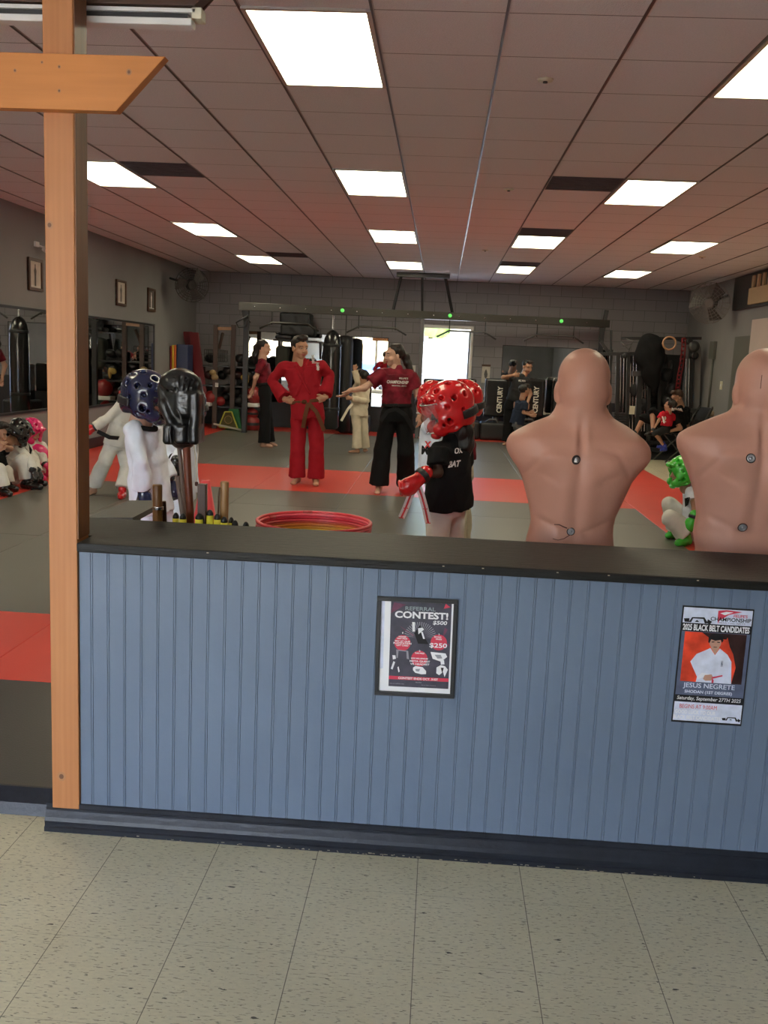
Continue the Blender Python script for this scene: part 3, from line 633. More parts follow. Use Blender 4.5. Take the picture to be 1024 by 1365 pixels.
def head_sdf(c, fr, s, face=True, ears=True):
    M, r, f, u = fr; P = lambda x, y, z: V(c)+(r*x+f*y+u*z)*s
    e = lambda p, q, **k: sd.ell(P(*p), [a*s for a in q], M, **k)
    sd = SDF(.0055*max(s, .9), .018*s)
    e((0, -.018, .035), (.074, .094, .084)); e((0, .018, -.03), (.060, .072, .078)); e((0, .05, -.088), (.034, .028, .024)); e((0, .068, .03), (.056, .026, .03))
    if ears:
        for q in (-1, 1): e((q*.076, -.008, -.012), (.010, .020, .032), k=.008*s)
    if face:
        for q in (-1, 1): e((q*.030, .104, .006), (.019, .018, .011), k=.012*s, op='s')
        for q in (-1, 1): e((q*.030, .078, .005), (.015, .013, .011), k=.003)
        sd.cap(P(0, .088, .012), P(0, .107, -.028), .008*s, .013*s, k=.010*s)
        for q in (-1, 1): e((q*.012, .098, -.033), (.009, .009, .007), k=.006*s); e((q*.038, .055, -.04), (.028, .025, .025), k=.02*s)
        e((0, .087, -.057), (.025, .012, .006), k=.004*s); e((0, .086, -.068), (.021, .012, .007), k=.004*s)
    sd.cap(P(0, -.02, -.06), P(0, -.035, -.16), .054*s, .058*s, k=.025*s)
    def mfn(pts):
        d = (pts-np.array(V(c)))/s; x, y, z = d@np.array(r), d@np.array(f), d@np.array(u); m = np.zeros(len(pts), int)
        if not face: return m
        ax = np.abs(x)
        m[(ax < .024) & (y > .084) & (z < -.051) & (z > -.076)] = 1
        m[(np.abs(ax-.031) < .018) & (y > .062) & (np.abs(z-.025-.1*(.03-ax)) < .0042)] = 2
        ey = (np.abs(ax-.030) < .012) & (y > .080) & (y < .1) & (np.abs(z-.005) < .0045); m[ey] = 3
        m[ey & (np.abs(ax-.030) < .006)] = 4
        return m
    return sd, mfn
def hand_sdf(w, d, t, s=1., curl=.35, spread=.12, thumb=.6):
    """w wrist, d finger direction, t towards the thumb"""
    d = V(d).normalized(); t = V(t); t = (t-d*t.dot(d)).normalized(); n = d.cross(t); w = V(w)
    sd = SDF(.0042*max(.8, s), .008*s); M = Matrix((t, d, n)).transposed()
    sd.box(w+d*.048*s, (.038*s, .048*s, .013*s), M, rd=.012*s); sd.cap(w-d*.02*s, w+d*.03*s, .025*s, .024*s, k=.015*s)
    for i, (o, L) in enumerate(((.028, .072), (.0095, .080), (-.0095, .074), (-.027, .058))):
        a = w+d*(.088-.004*abs(i-1.3))*s+t*o*s; ang = 0; p = a; dd = (d+t*(o*spread*6)).normalized()
        pts = [a-d*.02*s, a]
        for q, fr_ in enumerate((.45, .30, .25)):
            ang += curl*(.8+.25*i); v = dd*math.cos(ang)+n*math.sin(ang); p = p+v*L*fr_*s; pts.append(p.copy())
        sd.chain(pts, [r_*s for r_ in (.0088, .0092, .0085, .0078, .0066)], k=.003*s)
    b = w+d*.022*s+t*.026*s; v = (d*.75+t*thumb+n*.25).normalized(); p1 = b+v*.034*s; v2 = (d*.95+t*(thumb-.45)+n*.35).normalized(); p2 = p1+v2*.03*s
    sd.chain([b, p1, p2], [.013*s, .0105*s, .0085*s], k=.008*s)
    return sd
def foot_ops(sd, an, toe, s):
    an, toe = V(an), V(toe); d = (toe-an); d.z = 0; L = d.length; d = d.normalized() if L > 1e-4 else V((0, -1, 0)); z = toe.z
    side = V((-d.y, d.x, 0)); heel = V((an.x, an.y, z+.032*s))-d*.03*s
    sd.cap(an, heel, .036*s, .034*s); sd.cap(heel, V((toe.x, toe.y, z+.022*s)), .032*s, .022*s, k=.02*s)
    for q in (-1, 0, 1): sd.cap(an+d*.07*s-V((0, 0, an.z-z-.03*s)), V((toe.x, toe.y, z+.016*s))+side*q*.022*s+d*(.01 if q else .018)*s, .025*s, .0135*s, k=.012*s)
def body(root, J, s, m, hd, arms='lr', hands=None, feet=None, torso=True, face=True, ears=True, hs=1.):
    """J: head, lsh, lel, lwr, rsh..., lhip, lkn, lan, ltoe ... world points"""
    fr = frame(*hd); sd0, mfn = head_sdf(J['head'], fr, hs, face, ears); parts = [sd0]; sd = SDF(.011 if s > .85 else .009, .03*s)
    ls, rs = V(J['lsh']), V(J['rsh']); mid = (ls+rs)/2; pel = (V(J['lhip'])+V(J['rhip']))/2; x = (rs-ls); x = x.normalized(); hw = (rs-ls).length/2
    sd.cap(mid+V((0, 0, -.02*s)), V(J['head'])-fr[3]*.085*hs, .058*s, .05*hs)
    if torso: sd.efr(mid-(mid-pel).normalized()*.05*s, mid.lerp(pel, .5), (hw*.8, .078*s), (.12*s, .08*s), x); sd.efr(mid.lerp(pel, .45), pel-(mid-pel).normalized()*.04, (.12*s, .085*s), (.145*s, .095*s), x)
    for q in 'lr':
        if q+'el' in J: sd.cap(J[q+'sh'], J[q+'el'], .040*s, .036*s); sd.cap(J[q+'el'], J[q+'wr'], .036*s, .023*s)
        if q+'kn' in J: sd.cap(J[q+'hip'], J[q+'kn'], .075*s, .05*s); sd.cap(J[q+'kn'], J[q+'an'], .05*s, .034*s)
        if q+'toe' in J: foot_ops(sd, J[q+'an'], J[q+'toe'], s)
    parts.append(sd)
    for q, h in (hands or {}).items(): parts.append(hand_sdf(J[q+'wr'], *h))
    return organic('body', parts, [m, M_lip, M_brow, M_eyew, M_iris], root, mfn)
def hair(root, c, hd, s, m=M_hair, style='short', pts=None, rs=None):
    fr = frame(*hd); M, r, f, u = fr; P = lambda x, y, z: V(c)+(r*x+f*y+u*z)*s
    sd = SDF(.008, .012)
    sd.ell(P(0, -.026, .042), [a*s for a in (.081, .099, .088)], M)
    sd.box(P(0, .10, -.035), [a*s for a in (.12, .075, .095)], M, rd=.03*s, k=.02, op='s')
    sd.box(P(0, .0, -.11), [a*s for a in (.12, .2, .065)], M, rd=.02*s, k=.012, op='s')
    for q in (-1, 1): sd.ell(P(q*.086, .0, -.018), [a*s for a in (.016, .024, .034)], M, k=.004, op='s')
    if style == 'short': sd.ell(P(0, .045, .108), [a*s for a in (.062, .055, .035)], M); sd.noise(.0035, 75, 1)
    if pts: sd.chain(pts, rs, k=.02); sd.noise(.004, 60, 2)
    return organic('hair', sd, m, root)
def pants(root, J, s, m, flare=1.25, hem=.05, hemlen=None, belly=True, nz=1., name='trousers', w=1.):
    sd = SDF(.011 if s > .85 else .009, .035*s); ls, rs = V(J['lhip']), V(J['rhip']); pel = (ls+rs)/2; up = ((V(J['lsh'])+V(J['rsh']))/2-pel).normalized(); x = (rs-ls); hw = x.length/2; x = x.normalized() if hw > .01 else V((1, 0, 0))
    if belly: sd.efr(pel-up*.08*s, pel+up*.11*s, (hw+.078*s, .112*s*w), (.145*s*w, .10*s), x)
    for q in 'lr':
        if q+'kn' not in J: continue
        h, k_, a = V(J[q+'hip']), V(J[q+'kn']), V(J[q+'an']); e = k_+(a-k_)*(1-hem)
        sd.cap(h, k_, .090*s*w, .078*s*flare*.86*w); d = (e-k_)
        if hemlen: e = k_+d*hemlen
        sd.efr(k_-d*.0, e, .074*s*flare*.9*w, .078*s*flare*w, x, k=.014)
    return organic(name, sd.noise(.0034*nz, 38, len(root.children)), m, root)
def top(root, J, s, m, sleeve=1., cuff=.07, skirt=.0, wide=1., hemw=1.12, neckV=None, name='shirt', nz=1., hd=None, lapel=None, sl_r=.056, depth=1.):
    """torso and two sleeves; sleeve=1 to the wrist, .5 short"""
    ls, rs, lh, rh = (V(J[k]) for k in ('lsh', 'rsh', 'lhip', 'rhip')); mid = (ls+rs)/2; pel = (lh+rh)/2; up = (mid-pel).normalized(); x = (rs-ls); hw = x.length/2; x = x.normalized(); y = up.cross(x)
    sd = SDF(.0085 if s > .85 else .0075, .02*s); D = .125*s*depth
    sd.cap(ls, rs, .055*s, .055*s); sd.cap(mid-up*.0, mid+up*.045*s, .075*s, .064*s)
    W = .165*s*wide
    sd.efr(mid-up*.01*s, mid.lerp(pel, .45), (max(hw+.015*s, .12*s), D*.9), (W, D), x); sd.efr(mid.lerp(pel, .40), pel+up*(.10*s-skirt), (W, D), (W*(1.0 if skirt < .05 else hemw), D*(1.02 if skirt < .05 else 1.16)), x)
    for q in 'lr':
        if q+'el' not in J: continue
        a, b, c = V(J[q+'sh']), V(J[q+'el']), V(J[q+'wr'])
        if sleeve > .6:
            e = b.lerp(c, min(1, sleeve)-.02); sd.cap(a, b, sl_r*s, sl_r*s*.88, k=.03*s); sd.efr(b, e, sl_r*s*.88, cuff*s, x, k=.010*s)
        else: e = a.lerp(b, sleeve*1.35); sd.efr(a, e, sl_r*s*1.05, sl_r*s*1.12, y)
    if neckV:
        f = y if y.dot(V(neckV)) > 0 else -y
        sd.cap(mid+f*D*1.02-up*.17*s, mid+f*D*.75+up*.12*s, .003, .078*s, op='s', k=.008)
    o = organic(name, sd.noise(.0030*nz, 44, 3+len(root.children)), m, root)
    if lapel:
        f = y if y.dot(V(neckV)) > 0 else -y; r_ = f.cross(up); r_ = -r_
        sd = SDF(.006, .006); n0 = mid+up*.055*s
        for q, lo_ in ((1, .30), (-1, .22)):
            pts = [n0-f*.055*s+r_*q*.045*s, n0+r_*q*.075*s-up*.0*s, n0+f*.085*s+r_*q*.060*s-up*.05*s, mid+f*D*1.0-up*lo_*.55*s+r_*q*.004*s, mid.lerp(pel, .6)+f*D*1.0-r_*q*.075*s]
            sd.chain(pts, [.012*s, .016*s, .017*s, .016*s, .016*s], k=.004)
        organic('lapel', sd, lapel, root)
    return o
def belt(root, J, s, m, h=.04, tails=(), depth=1., wide=1., z=.06, knot_dir=None):
    ls, rs, lh, rh = (V(J[k]) for k in ('lsh', 'rsh', 'lhip', 'rhip')); mid = (ls+rs)/2; pel = (lh+rh)/2; up = (mid-pel).normalized(); x = (rs-ls).normalized(); c = pel+up*z*s
    sd = SDF(.007, .004); W, D = .172*s*wide, .132*s*depth
    sd.efr(c-up*h/2, c+up*h/2, (W, D), (W, D), x, rd=.004)
    sd.efr(c-up*h, c+up*h, (W-.016, D-.016), (W-.016, D-.016), x, op='s')
    if knot_dir is not None: sd.ell(c+V(knot_dir).normalized()*(D+.004), (.03*s, .022*s, .024*s))
    b = organic('belt', sd, m, root)
    for pts in tails:
        mb = MB(); pts = [V(p) for p in pts]; w = .019*s+.004
        for a, e in zip(pts[:-1], pts[1:]): mb.bar(a, e, w*1.9, .007, up=(0, 1, 0))
        t = mb.build('belt_end', m, root)
    return b
def headgear(root, c, hd, s, m, shield=False, seed=0, bars=False):
    fr = frame(*hd); M, r, f, u = fr; P = lambda x, y, z: V(c)+(r*x+f*y+u*z)*s; R_ = lambda *a: [q*s for q in a]
    sd = SDF(.0062, .014)
    sd.ell(P(0, -.014, .035), R_(.112, .132, .118), M); sd.ell(P(0, -.045, -.035), R_(.104, .098, .085), M)
    for q in (-1, 1): sd.ell(P(q*.088, .012, -.035), R_(.034, .070, .070), M); sd.ell(P(q*.062, .066, -.078), R_(.034, .046, .040), M)
    sd.ell(P(0, .095, .078), R_(.082, .036, .026), M, k=.01)          # brow roll
    sd.ell(P(0, .082, -.112), R_(.05, .03, .022), M, k=.01)            # chin cup
    sd.ell(P(0, .135, -.018), R_(.060, .085, .068), M, op='s'); sd.ell(P(0, -.005, -.045), R_(.074, .10, .12), M, op='s'); sd.cap(P(0, -.03, -.06), P(0, -.03, -.25), .075*s, .085*s, op='s')
    hole = lambda a, b, rr: sd.cap(P(*[q*.75 for q in a]), P(*[q*1.35 for q in a]), rr*s*1.15, rr*s*1.3, op='s', k=.003)
    for q in (-1, 1):
        for (a, b) in (((q*.085, .085, .105), (q*.10, .045, .118)), ((q*.075, -.055, .125), (q*.055, -.10, .115)), ((q*.11, .0, -.075), (q*.112, .035, -.085)), ((q*.108, .01, -.10), (q*.108, .035, -.11)), ((q*.02, .05, .16), (q*.02, .0, .165))): sd.cap(P(*a), P(*b), .0125*s, .0125*s, op='s', k=.003)
    for q in (-1, 1):
        for a, rr in (((q*.10, .05, .09), .010), ((q*.115, -.02, .075), .012), ((q*.09, -.085, .075), .010), ((q*.06, .06, .13), .012), ((q*.05, -.02, .15), .013), ((q*.04, -.1, .12), .010), ((q*.125, .03, .03), .010), ((q*.12, .03, -.045), .014), ((q*.115, .065, -.06), .008), ((q*.11, -.06, .0), .009)): hole(a, 0, rr)
    for a in ((.06, .13, .085), (-.06, .13, .085), (0, .14, .09)): hole(a, 0, .009)
    hs_ = SDF(.008, .01); hs_.ell(P(0, -.022, .033), R_(.082, .102, .088), M); hs_.box(P(0, .12, -.05), R_(.12, .085, .085), M, op='s'); organic('hair', hs_, M_hair, root)
    g_ = organic('headgear', sd, m, root)
    # dark strap at the back
    sd = SDF(.007, .004); sd.efr(P(0, -.025, -.055), P(0, -.02, -.010), R_(.120, .134), R_(.122, .134), r); sd.efr(P(0, -.02, -.07), P(0, -.02, .01), R_(.106, .118), R_(.106, .118), r, op='s'); sd.box(P(0, .07, -.04), R_(.2, .115, .1), M, op='s')
    st = organic('strap', sd, M_dark, g_)
    mb = MB(); N = 12; rows = []
    if shield or bars:
        for j, zz in enumerate((.055, .02, -.02, -.06, -.09)):
            rows.append([P(.088*math.sin(a), .030+.106*math.cos(a)-.1*max(0, -zz-.04), zz) for a in [math.radians(-68+136*i/N) for i in range(N+1)]])
        if shield:
            vs = [p for rw in rows for p in rw]; mb._add(vs, [(j*(N+1)+i, j*(N+1)+i+1, (j+1)*(N+1)+i+1, (j+1)*(N+1)+i) for j in range(4) for i in range(N)], True); mb.build('face_shield', M_shield, g_)
        mb = MB()
        for rw in ((rows[0], rows[-1]) if shield else rows): mb.tube(rw, .0035*s if shield else .0045*s, 6)
        for i in ((0, N) if shield else (2, 6, 10)): mb.tube([rw[i] for rw in rows], .0035*s, 6)
        mb.build('face_cage', M_chrome if shield else M_dark, g_)
    return g_
def fist_glove(root, w, d, t, s, m, name='glove', cuff=True):
    d = V(d).normalized(); t = V(t); t = (t-d*t.dot(d)).normalized(); n = d.cross(t); w = V(w); M = Matrix((t, d, n)).transposed()
    sd = SDF(.006, .012*s); sd.ell(w+d*.075*s, [.052*s, .062*s, .044*s], M); sd.ell(w+d*.085*s+n*.022*s, [.046*s, .035*s, .03*s], M); sd.cap(w-d*.035*s, w+d*.03*s, .040*s, .036*s)
    sd.cap(w+d*.03*s+t*.04*s, w+d*.085*s+t*.05*s+n*.015*s, .016*s, .014*s, k=.006)
    for o in (-.026, -.009, .009, .026): sd.cap(w+d*.128*s+t*o*s+n*.012*s, w+d*.105*s+t*o*s+n*.048*s, .0125*s, .011*s, k=.004)
    g_ = organic(name, sd, m, root)
    if cuff: MB().lathe([(.043*s, -.018*s), (.045*s, -.016*s), (.045*s, .012*s), (.043*s, .014*s)], w-d*.01*s, 18, d, cap=False).build('wrist_strap', M_dark, g_)
    return g_
def shoe(root, an, toe, s, m, name='foot_pad'):
    an, toe = V(an), V(toe); d = toe-an; d.z = 0; d = d.normalized(); z = toe.z; sd = SDF(.007, .02)
    h = V((an.x, an.y, z+.042*s))-d*.035*s; sd.cap(an+V((0, 0, .01)), h, .05*s, .044*s); sd.cap(h, V((toe.x, toe.y, z+.036*s))+d*.015*s, .044*s, .036*s); sd.ell(h.lerp(toe, .6)+V((0, 0, .03*s)), (.055*s, .055*s, .034*s)); sd.plane((0, 0, z+.002), (0, 0, -1))
    for q in (.35, .6): sd.torus(h.lerp(V((toe.x, toe.y, z+.036*s)), q), .046*s, .006*s, d, k=.003)
    return organic(name, sd, m, root)
def flat_text(root, body_, c, ux, uy, w, h, m, name='lettering', bold=.02, n_off=.0):
    ux, uy = V(ux).normalized(), V(uy).normalized(); return text(body_, V(c)-ux*w/2-uy*h/2+ux.cross(uy)*n_off, ux, uy, w, h, m, root, name, bold)
def decal(root, target, body_, px, py, Y, ux, w, h, m, bold=.02, name='chest_print', shear=0, strokes=None):
    """lettering pressed onto a garment: projected along the view of the wearer's front"""
    p = at(px, py, Y); ux = V(ux).normalized(); uy = V((0, 0, 1)); n = ux.cross(uy)
    if strokes:
        mb = MB()
        for (a, b, c, d) in strokes: mb.bar(p+ux*a*w+uy*b*h, p+ux*c*w+uy*d*h, .009, .002, up=n)
        o = mb.build(name, m, root)
    else: o = text(body_, p-ux*w/2-uy*h/2, ux, uy, w, h, m, root, name, bold, shear)
    sw_ = o.modifiers.new('wrap', 'SHRINKWRAP'); sw_.target = target; sw_.wrap_method = 'PROJECT'; sw_.use_negative_direction = True; sw_.use_positive_direction = True
    # project along the mesh local axis closest to the facing direction
    ax = max(range(3), key=lambda i: abs(n[i])); sw_.use_project_x = ax == 0; sw_.use_project_y = ax == 1; sw_.use_project_z = ax == 2
    sw_.wrap_mode = 'ABOVE_SURFACE'; sw_.offset = .004; sw_.project_limit = .35
    return o
def JJ(Y, **k): return {n: at(a[0], a[1], Y+(a[2] if len(a) > 2 else 0)) for n, a in k.items()}
ZM = .06
def ground(J, z=ZM, lift=.0):
    for q in 'lr':
        if q+'toe' in J: J[q+'toe'].z = z
        if q+'an' in J and q+'toe' in J: J[q+'an'].z = z+.075+lift
    return J
SCRIBBLE = [(-.5, .5, .5, .5), (-.3, .2, .3, .2), (0, .5, 0, .0), (-.4, 0, .4, 0), (-.4, -.2, .1, -.5), (.4, -.2, -.1, -.5), (-.2, -.35, .3, -.35)]

# --- man in the red uniform, hands on hips
J = ground(JJ(10.6, head=(400, 464), lsh=(378, 489, .02), rsh=(428, 488, -.0), lel=(362, 508, .06), lwr=(381, 533, -.06), rel=(440, 500, .08), rwr=(433, 530, -.06), lhip=(399, 549), rhip=(421, 549), lkn=(397, 600, -.03), rkn=(422, 600, -.03), lan=(396, 642), ltoe=(391, 648, -.2), ran=(421, 642), rtoe=(421, 648, -.22)))
p = person('standing teenage instructor in a crimson uniform, hands on hips, looking right', (J['lan']+J['ran'])/2*1.0); p.location.z = ZM
hd = ((.62, -.78, -.08),)
body(p, J, 1.03, SK_TAN, hd, hands={'l': ((.95, -.2, -.12), (0, -.3, 1), 1.0, .12, .3, .7), 'r': ((-.85, -.2, -.35), (0, -.2, 1), 1.0, .12, .3, .7)}, hs=1.06)
hair(p, J['head'], hd, 1.08)
pants(p, J, 1.03, C_RED, flare=1.22, hem=-.02)
red_top = top(p, J, 1.03, C_RED, sleeve=.9, cuff=.080, skirt=.18, wide=1.0, neckV=(0, -1, 0), name='jacket', lapel=C_RED, sl_r=.059, nz=1.3)
b0 = at(411, 537, 10.44); belt(p, J, 1.03, M_beltbr, tails=([b0, b0+V((.10, -.01, -.10)), b0+V((.19, -.01, -.30))], [b0, b0+V((-.03, -.01, -.15)), b0+V((-.05, 0, -.28))]), knot_dir=(0, -1, 0), wide=1.12, z=.115)
for k in range(4): decal(p, red_top, '', 417+k*.5, 476+k*5.2, 10.2, (1, 0, 0), .035, .036, M_print, strokes=SCRIBBLE, name='chest_character')
# --- woman pointing
J = ground(JJ(10.2, head=(525, 474), lsh=(512, 497, -.03), rsh=(547, 499, .04), lel=(486, 517, -.10), lwr=(466, 521, -.20), rel=(557, 527, .04), rwr=(559, 553, -.0), lhip=(519, 552), rhip=(539, 552), lkn=(510, 600), rkn=(541, 602), lan=(505, 650), ltoe=(503, 658, -.2), ran=(541, 646, .22), rtoe=(545, 652, .05)))
p = person('braided woman in maroon print tee and wide black trousers, arm out to the left', J['lan']); p.location.z = ZM
hd = ((-.86, -.50, -.06), (0, 0, 1))
body(p, J, .97, SK_LIGHT, hd, hands={'l': ((-.75, -.1, -.62), (0, -1, .3), .95, .28, .2, .6), 'r': ((.15, -.3, -.95), (-.5, -.8, 0), .95, .45, .1, .5)}, hs=.98)
hp = [at(534, 470, 10.26), at(540, 476, 10.3), at(544, 485, 10.3), at(548, 496, 10.3), at(550, 502, 10.3)]
hair(p, J['head'], hd, 1.0, style='tail', pts=hp, rs=[.045, .045, .04, .034, .015])
pants(p, J, .98, C_BLK, flare=1.42, hem=-.0)
wt = top(p, J, .97, C_MAR, sleeve=.5, wide=1.0, skirt=-.0, name='t_shirt', sl_r=.074, nz=1.3)
b0 = at(528, 545, 10.05); belt(p, J, .97, M_beltk, tails=([b0, b0+V((-.09, 0, -.03)), b0+V((-.16, 0, -.14))], [b0, b0+V((.1, 0, -.06)), b0+V((.2, .03, -.22))]), knot_dir=(0, -1, 0), z=.10)
decal(p, wt, 'CHAMPIONSHIP', 529, 510, 9.9, (1, .05, 0), .225, .034, M_print, .03, shear=.1); decal(p, wt, "FELIPE'S", 537, 505, 9.9, (1, .05, 0), .09, .018, M_print, .02); decal(p, wt, 'MARTIAL ARTS', 531, 515, 9.9, (1, .05, 0), .15, .012, M_print, .02)
wb = at(558, 550, 10.2); MB().lathe([(.030, -.008), (.034, 0), (.030, .008)], J['rwr']+V((0, 0, .02)), 20).build('wristband', M_white, p)
# --- woman at the back, hands behind her
J = ground(JJ(14.6, head=(352, 464), lsh=(350, 484, .18), rsh=(350, 484, -.18), lel=(342, 503, .2), lwr=(337, 519, .05), rel=(341, 503, -.22), rwr=(337, 520, -.06), lhip=(354, 520, .09), rhip=(353, 520, -.09), lkn=(356, 553, .09), rkn=(354, 553, -.09), lan=(359, 585, .12), ltoe=(368, 590, .12), ran=(352, 589, -.12), rtoe=(362, 594, -.12)))
p = person('ponytailed woman in maroon tee standing in profile at the back', J['ran']); p.location.z = ZM
hd = ((1, -.1, 0),)
body(p, J, .98, SK_LIGHT, hd, hands={'r': ((-.3, .3, -.9), (.4, -.8, 0), .95, .4), 'l': ((-.3, -.5, -.8), (.4, .8, 0), .95, .4)}, hs=.98)
hair(p, J['head'], hd, 1.0, style='tail', pts=[at(346, 458, 14.6), at(342, 464, 14.6), at(340, 474, 14.6), at(339, 484, 14.6)], rs=[.05, .05, .045, .012])
pants(p, J, .98, C_BLK, flare=1.25, hem=-.02); wb_ = top(p, J, .97, C_MAR, sleeve=.52, wide=.98, name='t_shirt', skirt=.0); belt(p, J, .97, M_beltk, z=.1)
# --- child in white uniform with a raised arm
J = ground(JJ(14.4, head=(484, 503), lsh=(473, 519, -.05), rsh=(489, 519, .08), lel=(477, 509, -.25), lwr=(473, 493, -.25), rel=(489, 535, -.05), rwr=(468, 531, -.2), lhip=(474, 549, -.05), rhip=(484, 549, .05), lkn=(476, 574, -.06), rkn=(485, 574, .08), lan=(476, 597, -.05), ltoe=(466, 603, -.1), ran=(487, 593, .15), rtoe=(489, 597, .3)))
p = person('child in a cream-white uniform and white belt with one forearm raised, near the back', J['lan']); p.location.z = ZM
hd = ((-.7, .6, 0),)
body(p, J, .74, SK_TAN, hd, hands={'l': ((0, 0, 1), (1, 0, 0), .75, 1.2), 'r': ((-1, 0, 0), (0, 0, 1), .75, .9)}, hs=.86)
hair(p, J['head'], hd, .9); pants(p, J, .8, C_CREAM, flare=1.25, hem=-.01); top(p, J, .8, C_CREAM, sleeve=.98, cuff=.062, skirt=.14, wide=1.0, name='jacket', sl_r=.057, nz=1.3)
b0 = at(470, 538, 14.25); belt(p, J, .8, M_beltw, tails=([b0, at(464, 545, 14.2), at(455, 561, 14.2)],), z=.1)
# --- man giving a thumbs up
J = ground(JJ(17.1, head=(703, 489), lsh=(686, 504, .08), rsh=(703, 507, -.12), lel=(671, 503, -.12), lwr=(685, 500, -.32), rel=(707, 525, -.1), rwr=(703, 538, -.2), lhip=(679, 540), rhip=(689, 541), lkn=(677, 567), rkn=(690, 567), lan=(676, 588), ltoe=(672, 594, -.1), ran=(691, 588), rtoe=(694, 594, -.1)))
p = person('grey-haired man in charcoal tee and black trousers leaning forward with a thumbs up', J['lan']); p.location.z = ZM
hd = ((.5, -.82, -.28),)
body(p, J, .97, SK_TAN, hd, hands={'l': ((.95, -.1, .1), (0, 0, 1), 1.0, 1.25, .05, 1.6), 'r': ((0, 0, -1), (-1, 0, 0), 1., .5)}, hs=1.0)
hair(p, J['head'], hd, 1.0); pants(p, J, .98, C_BLK, flare=1.25, hem=-.02)
t_ = top(p, J, 1.0, C_DGREY, sleeve=.45, wide=.98, name='t_shirt'); belt(p, J, .98, M_beltk, z=.1)
decal(p, t_, "FELIPE'S", 697, 508, 16.8, (1, .2, 0), .12, .03, M_print, .02)
# --- boy in navy tee
J = ground(JJ(16.6, head=(699, 521), lsh=(690, 537, .10), rsh=(700, 537, -.10), lel=(697, 549, .12), lwr=(706, 550, .05), rel=(698, 550, -.14), rwr=(709, 554, -.16), lhip=(688, 565, .07), rhip=(690, 565, -.07), lkn=(692, 582, .09), rkn=(694, 582, -.09), lan=(688, 598, .09), ltoe=(694, 603, .06), ran=(690, 599, -.09), rtoe=(697, 604, -.1)))
p = person('boy in a navy tee and grey shorts facing the bag, seen from behind', J['lan']); p.location.z = ZM
hd = ((.85, .5, 0),)
body(p, J, .72, SK_TAN, hd, hands={'r': ((1, 0, .1), (0, 0, 1), .8, 1.25), 'l': ((1, 0, .1), (0, 0, 1), .8, 1.25)}, hs=.88)
hair(p, J['head'], hd, .92); pants(p, J, .74, C_GREY, flare=1.2, hem=.0, hemlen=.15, name='shorts'); top(p, J, .78, C_NAVY, sleeve=.55, wide=1.1, skirt=.08, name='t_shirt', sl_r=.075)
# --- red helmet child on the left, wide stance
J = ground(JJ(8.9, head=(177, 524), lsh=(161, 541, -.05), rsh=(175, 546, .15), lel=(142, 558, -.1), lwr=(126, 570, -.15), rel=(182, 566, .1), rwr=(172, 582, -.05), lhip=(152, 587), rhip=(163, 589, .1), lkn=(141, 613, -.05), rkn=(170, 624, .05), lan=(124, 640, .1), ltoe=(118, 652, 0), ran=(163, 660, -.05), rtoe=(161, 668, -.15)))
p = person('child in white uniform and red headgear in a wide stance, partly behind the post', J['ran']); p.location.z = ZM
hd = ((-.3, -.5, -.3),); hd = ((.4, .5, -.3),)
body(p, J, .80, SK_LIGHT, hd, hs=.9, face=True)
headgear(p, J['head'], hd, .92, HG_RED); pants(p, J, .84, C_GI, flare=1.2, hem=.1); top(p, J, .84, C_GI, sleeve=.97, cuff=.062, skirt=.12, wide=1.05, name='jacket', sl_r=.057, nz=1.3)
b0 = at(158, 584, 8.75); belt(p, J, .84, M_beltk, tails=([b0, at(146, 583, 8.6), at(130, 575, 8.6)],), z=.07)
fist_glove(p, J['lwr'], (-.8, -.1, -.45), (0, 0, 1), .85, HG_RED); shoe(p, J['ran'], J['rtoe'], .8, HG_RED)
# --- navy helmet child, near left
J = ground(JJ(4.9, head=(196, 531), lsh=(178, 573, -.06), rsh=(205, 569, .18), lel=(187, 616, -.12), lwr=(191, 653, -.08), rel=(214, 612, .18), rwr=(226, 640, .15), lhip=(192, 672, .0), rhip=(212, 672, .12), lkn=(200, 745, -.02), rkn=(222, 745, .1), lan=(200, 800, 0), ltoe=(206, 812, -.05), ran=(224, 800, .12), rtoe=(230, 812, .1)))
p = person('child in bright white uniform and navy headgear, back turned, near left', J['lan']); p.location.z = ZM
hd = ((.97, -.10, -.12),)
body(p, J, .70, SK_LIGHT, hd, hs=.88)
headgear(p, J['head'], hd, .99, HG_NAVY, bars=True); pants(p, J, .74, C_GIW, flare=1.25, hem=.05); top(p, J, .76, C_GIW, sleeve=.96, cuff=.072, skirt=.12, wide=1.03, name='jacket', sl_r=.062, nz=1.5)
neck = J['head']+V((0, 0, -.15)); sd = SDF(.006, .004); sd.torus(neck+V((-.02, 0, .0)), .068, .011, (.15, 0, 1), fl=1.3); organic('dark_collar', sd, C_BLK, p)
fist_glove(p, J['lwr'], (.1, -.05, -1), (1, -.3, 0), .82, HG_NAVY); fist_glove(p, J['rwr'], (.4, 0, -1), (1, -.3, 0), .82, HG_NAVY)
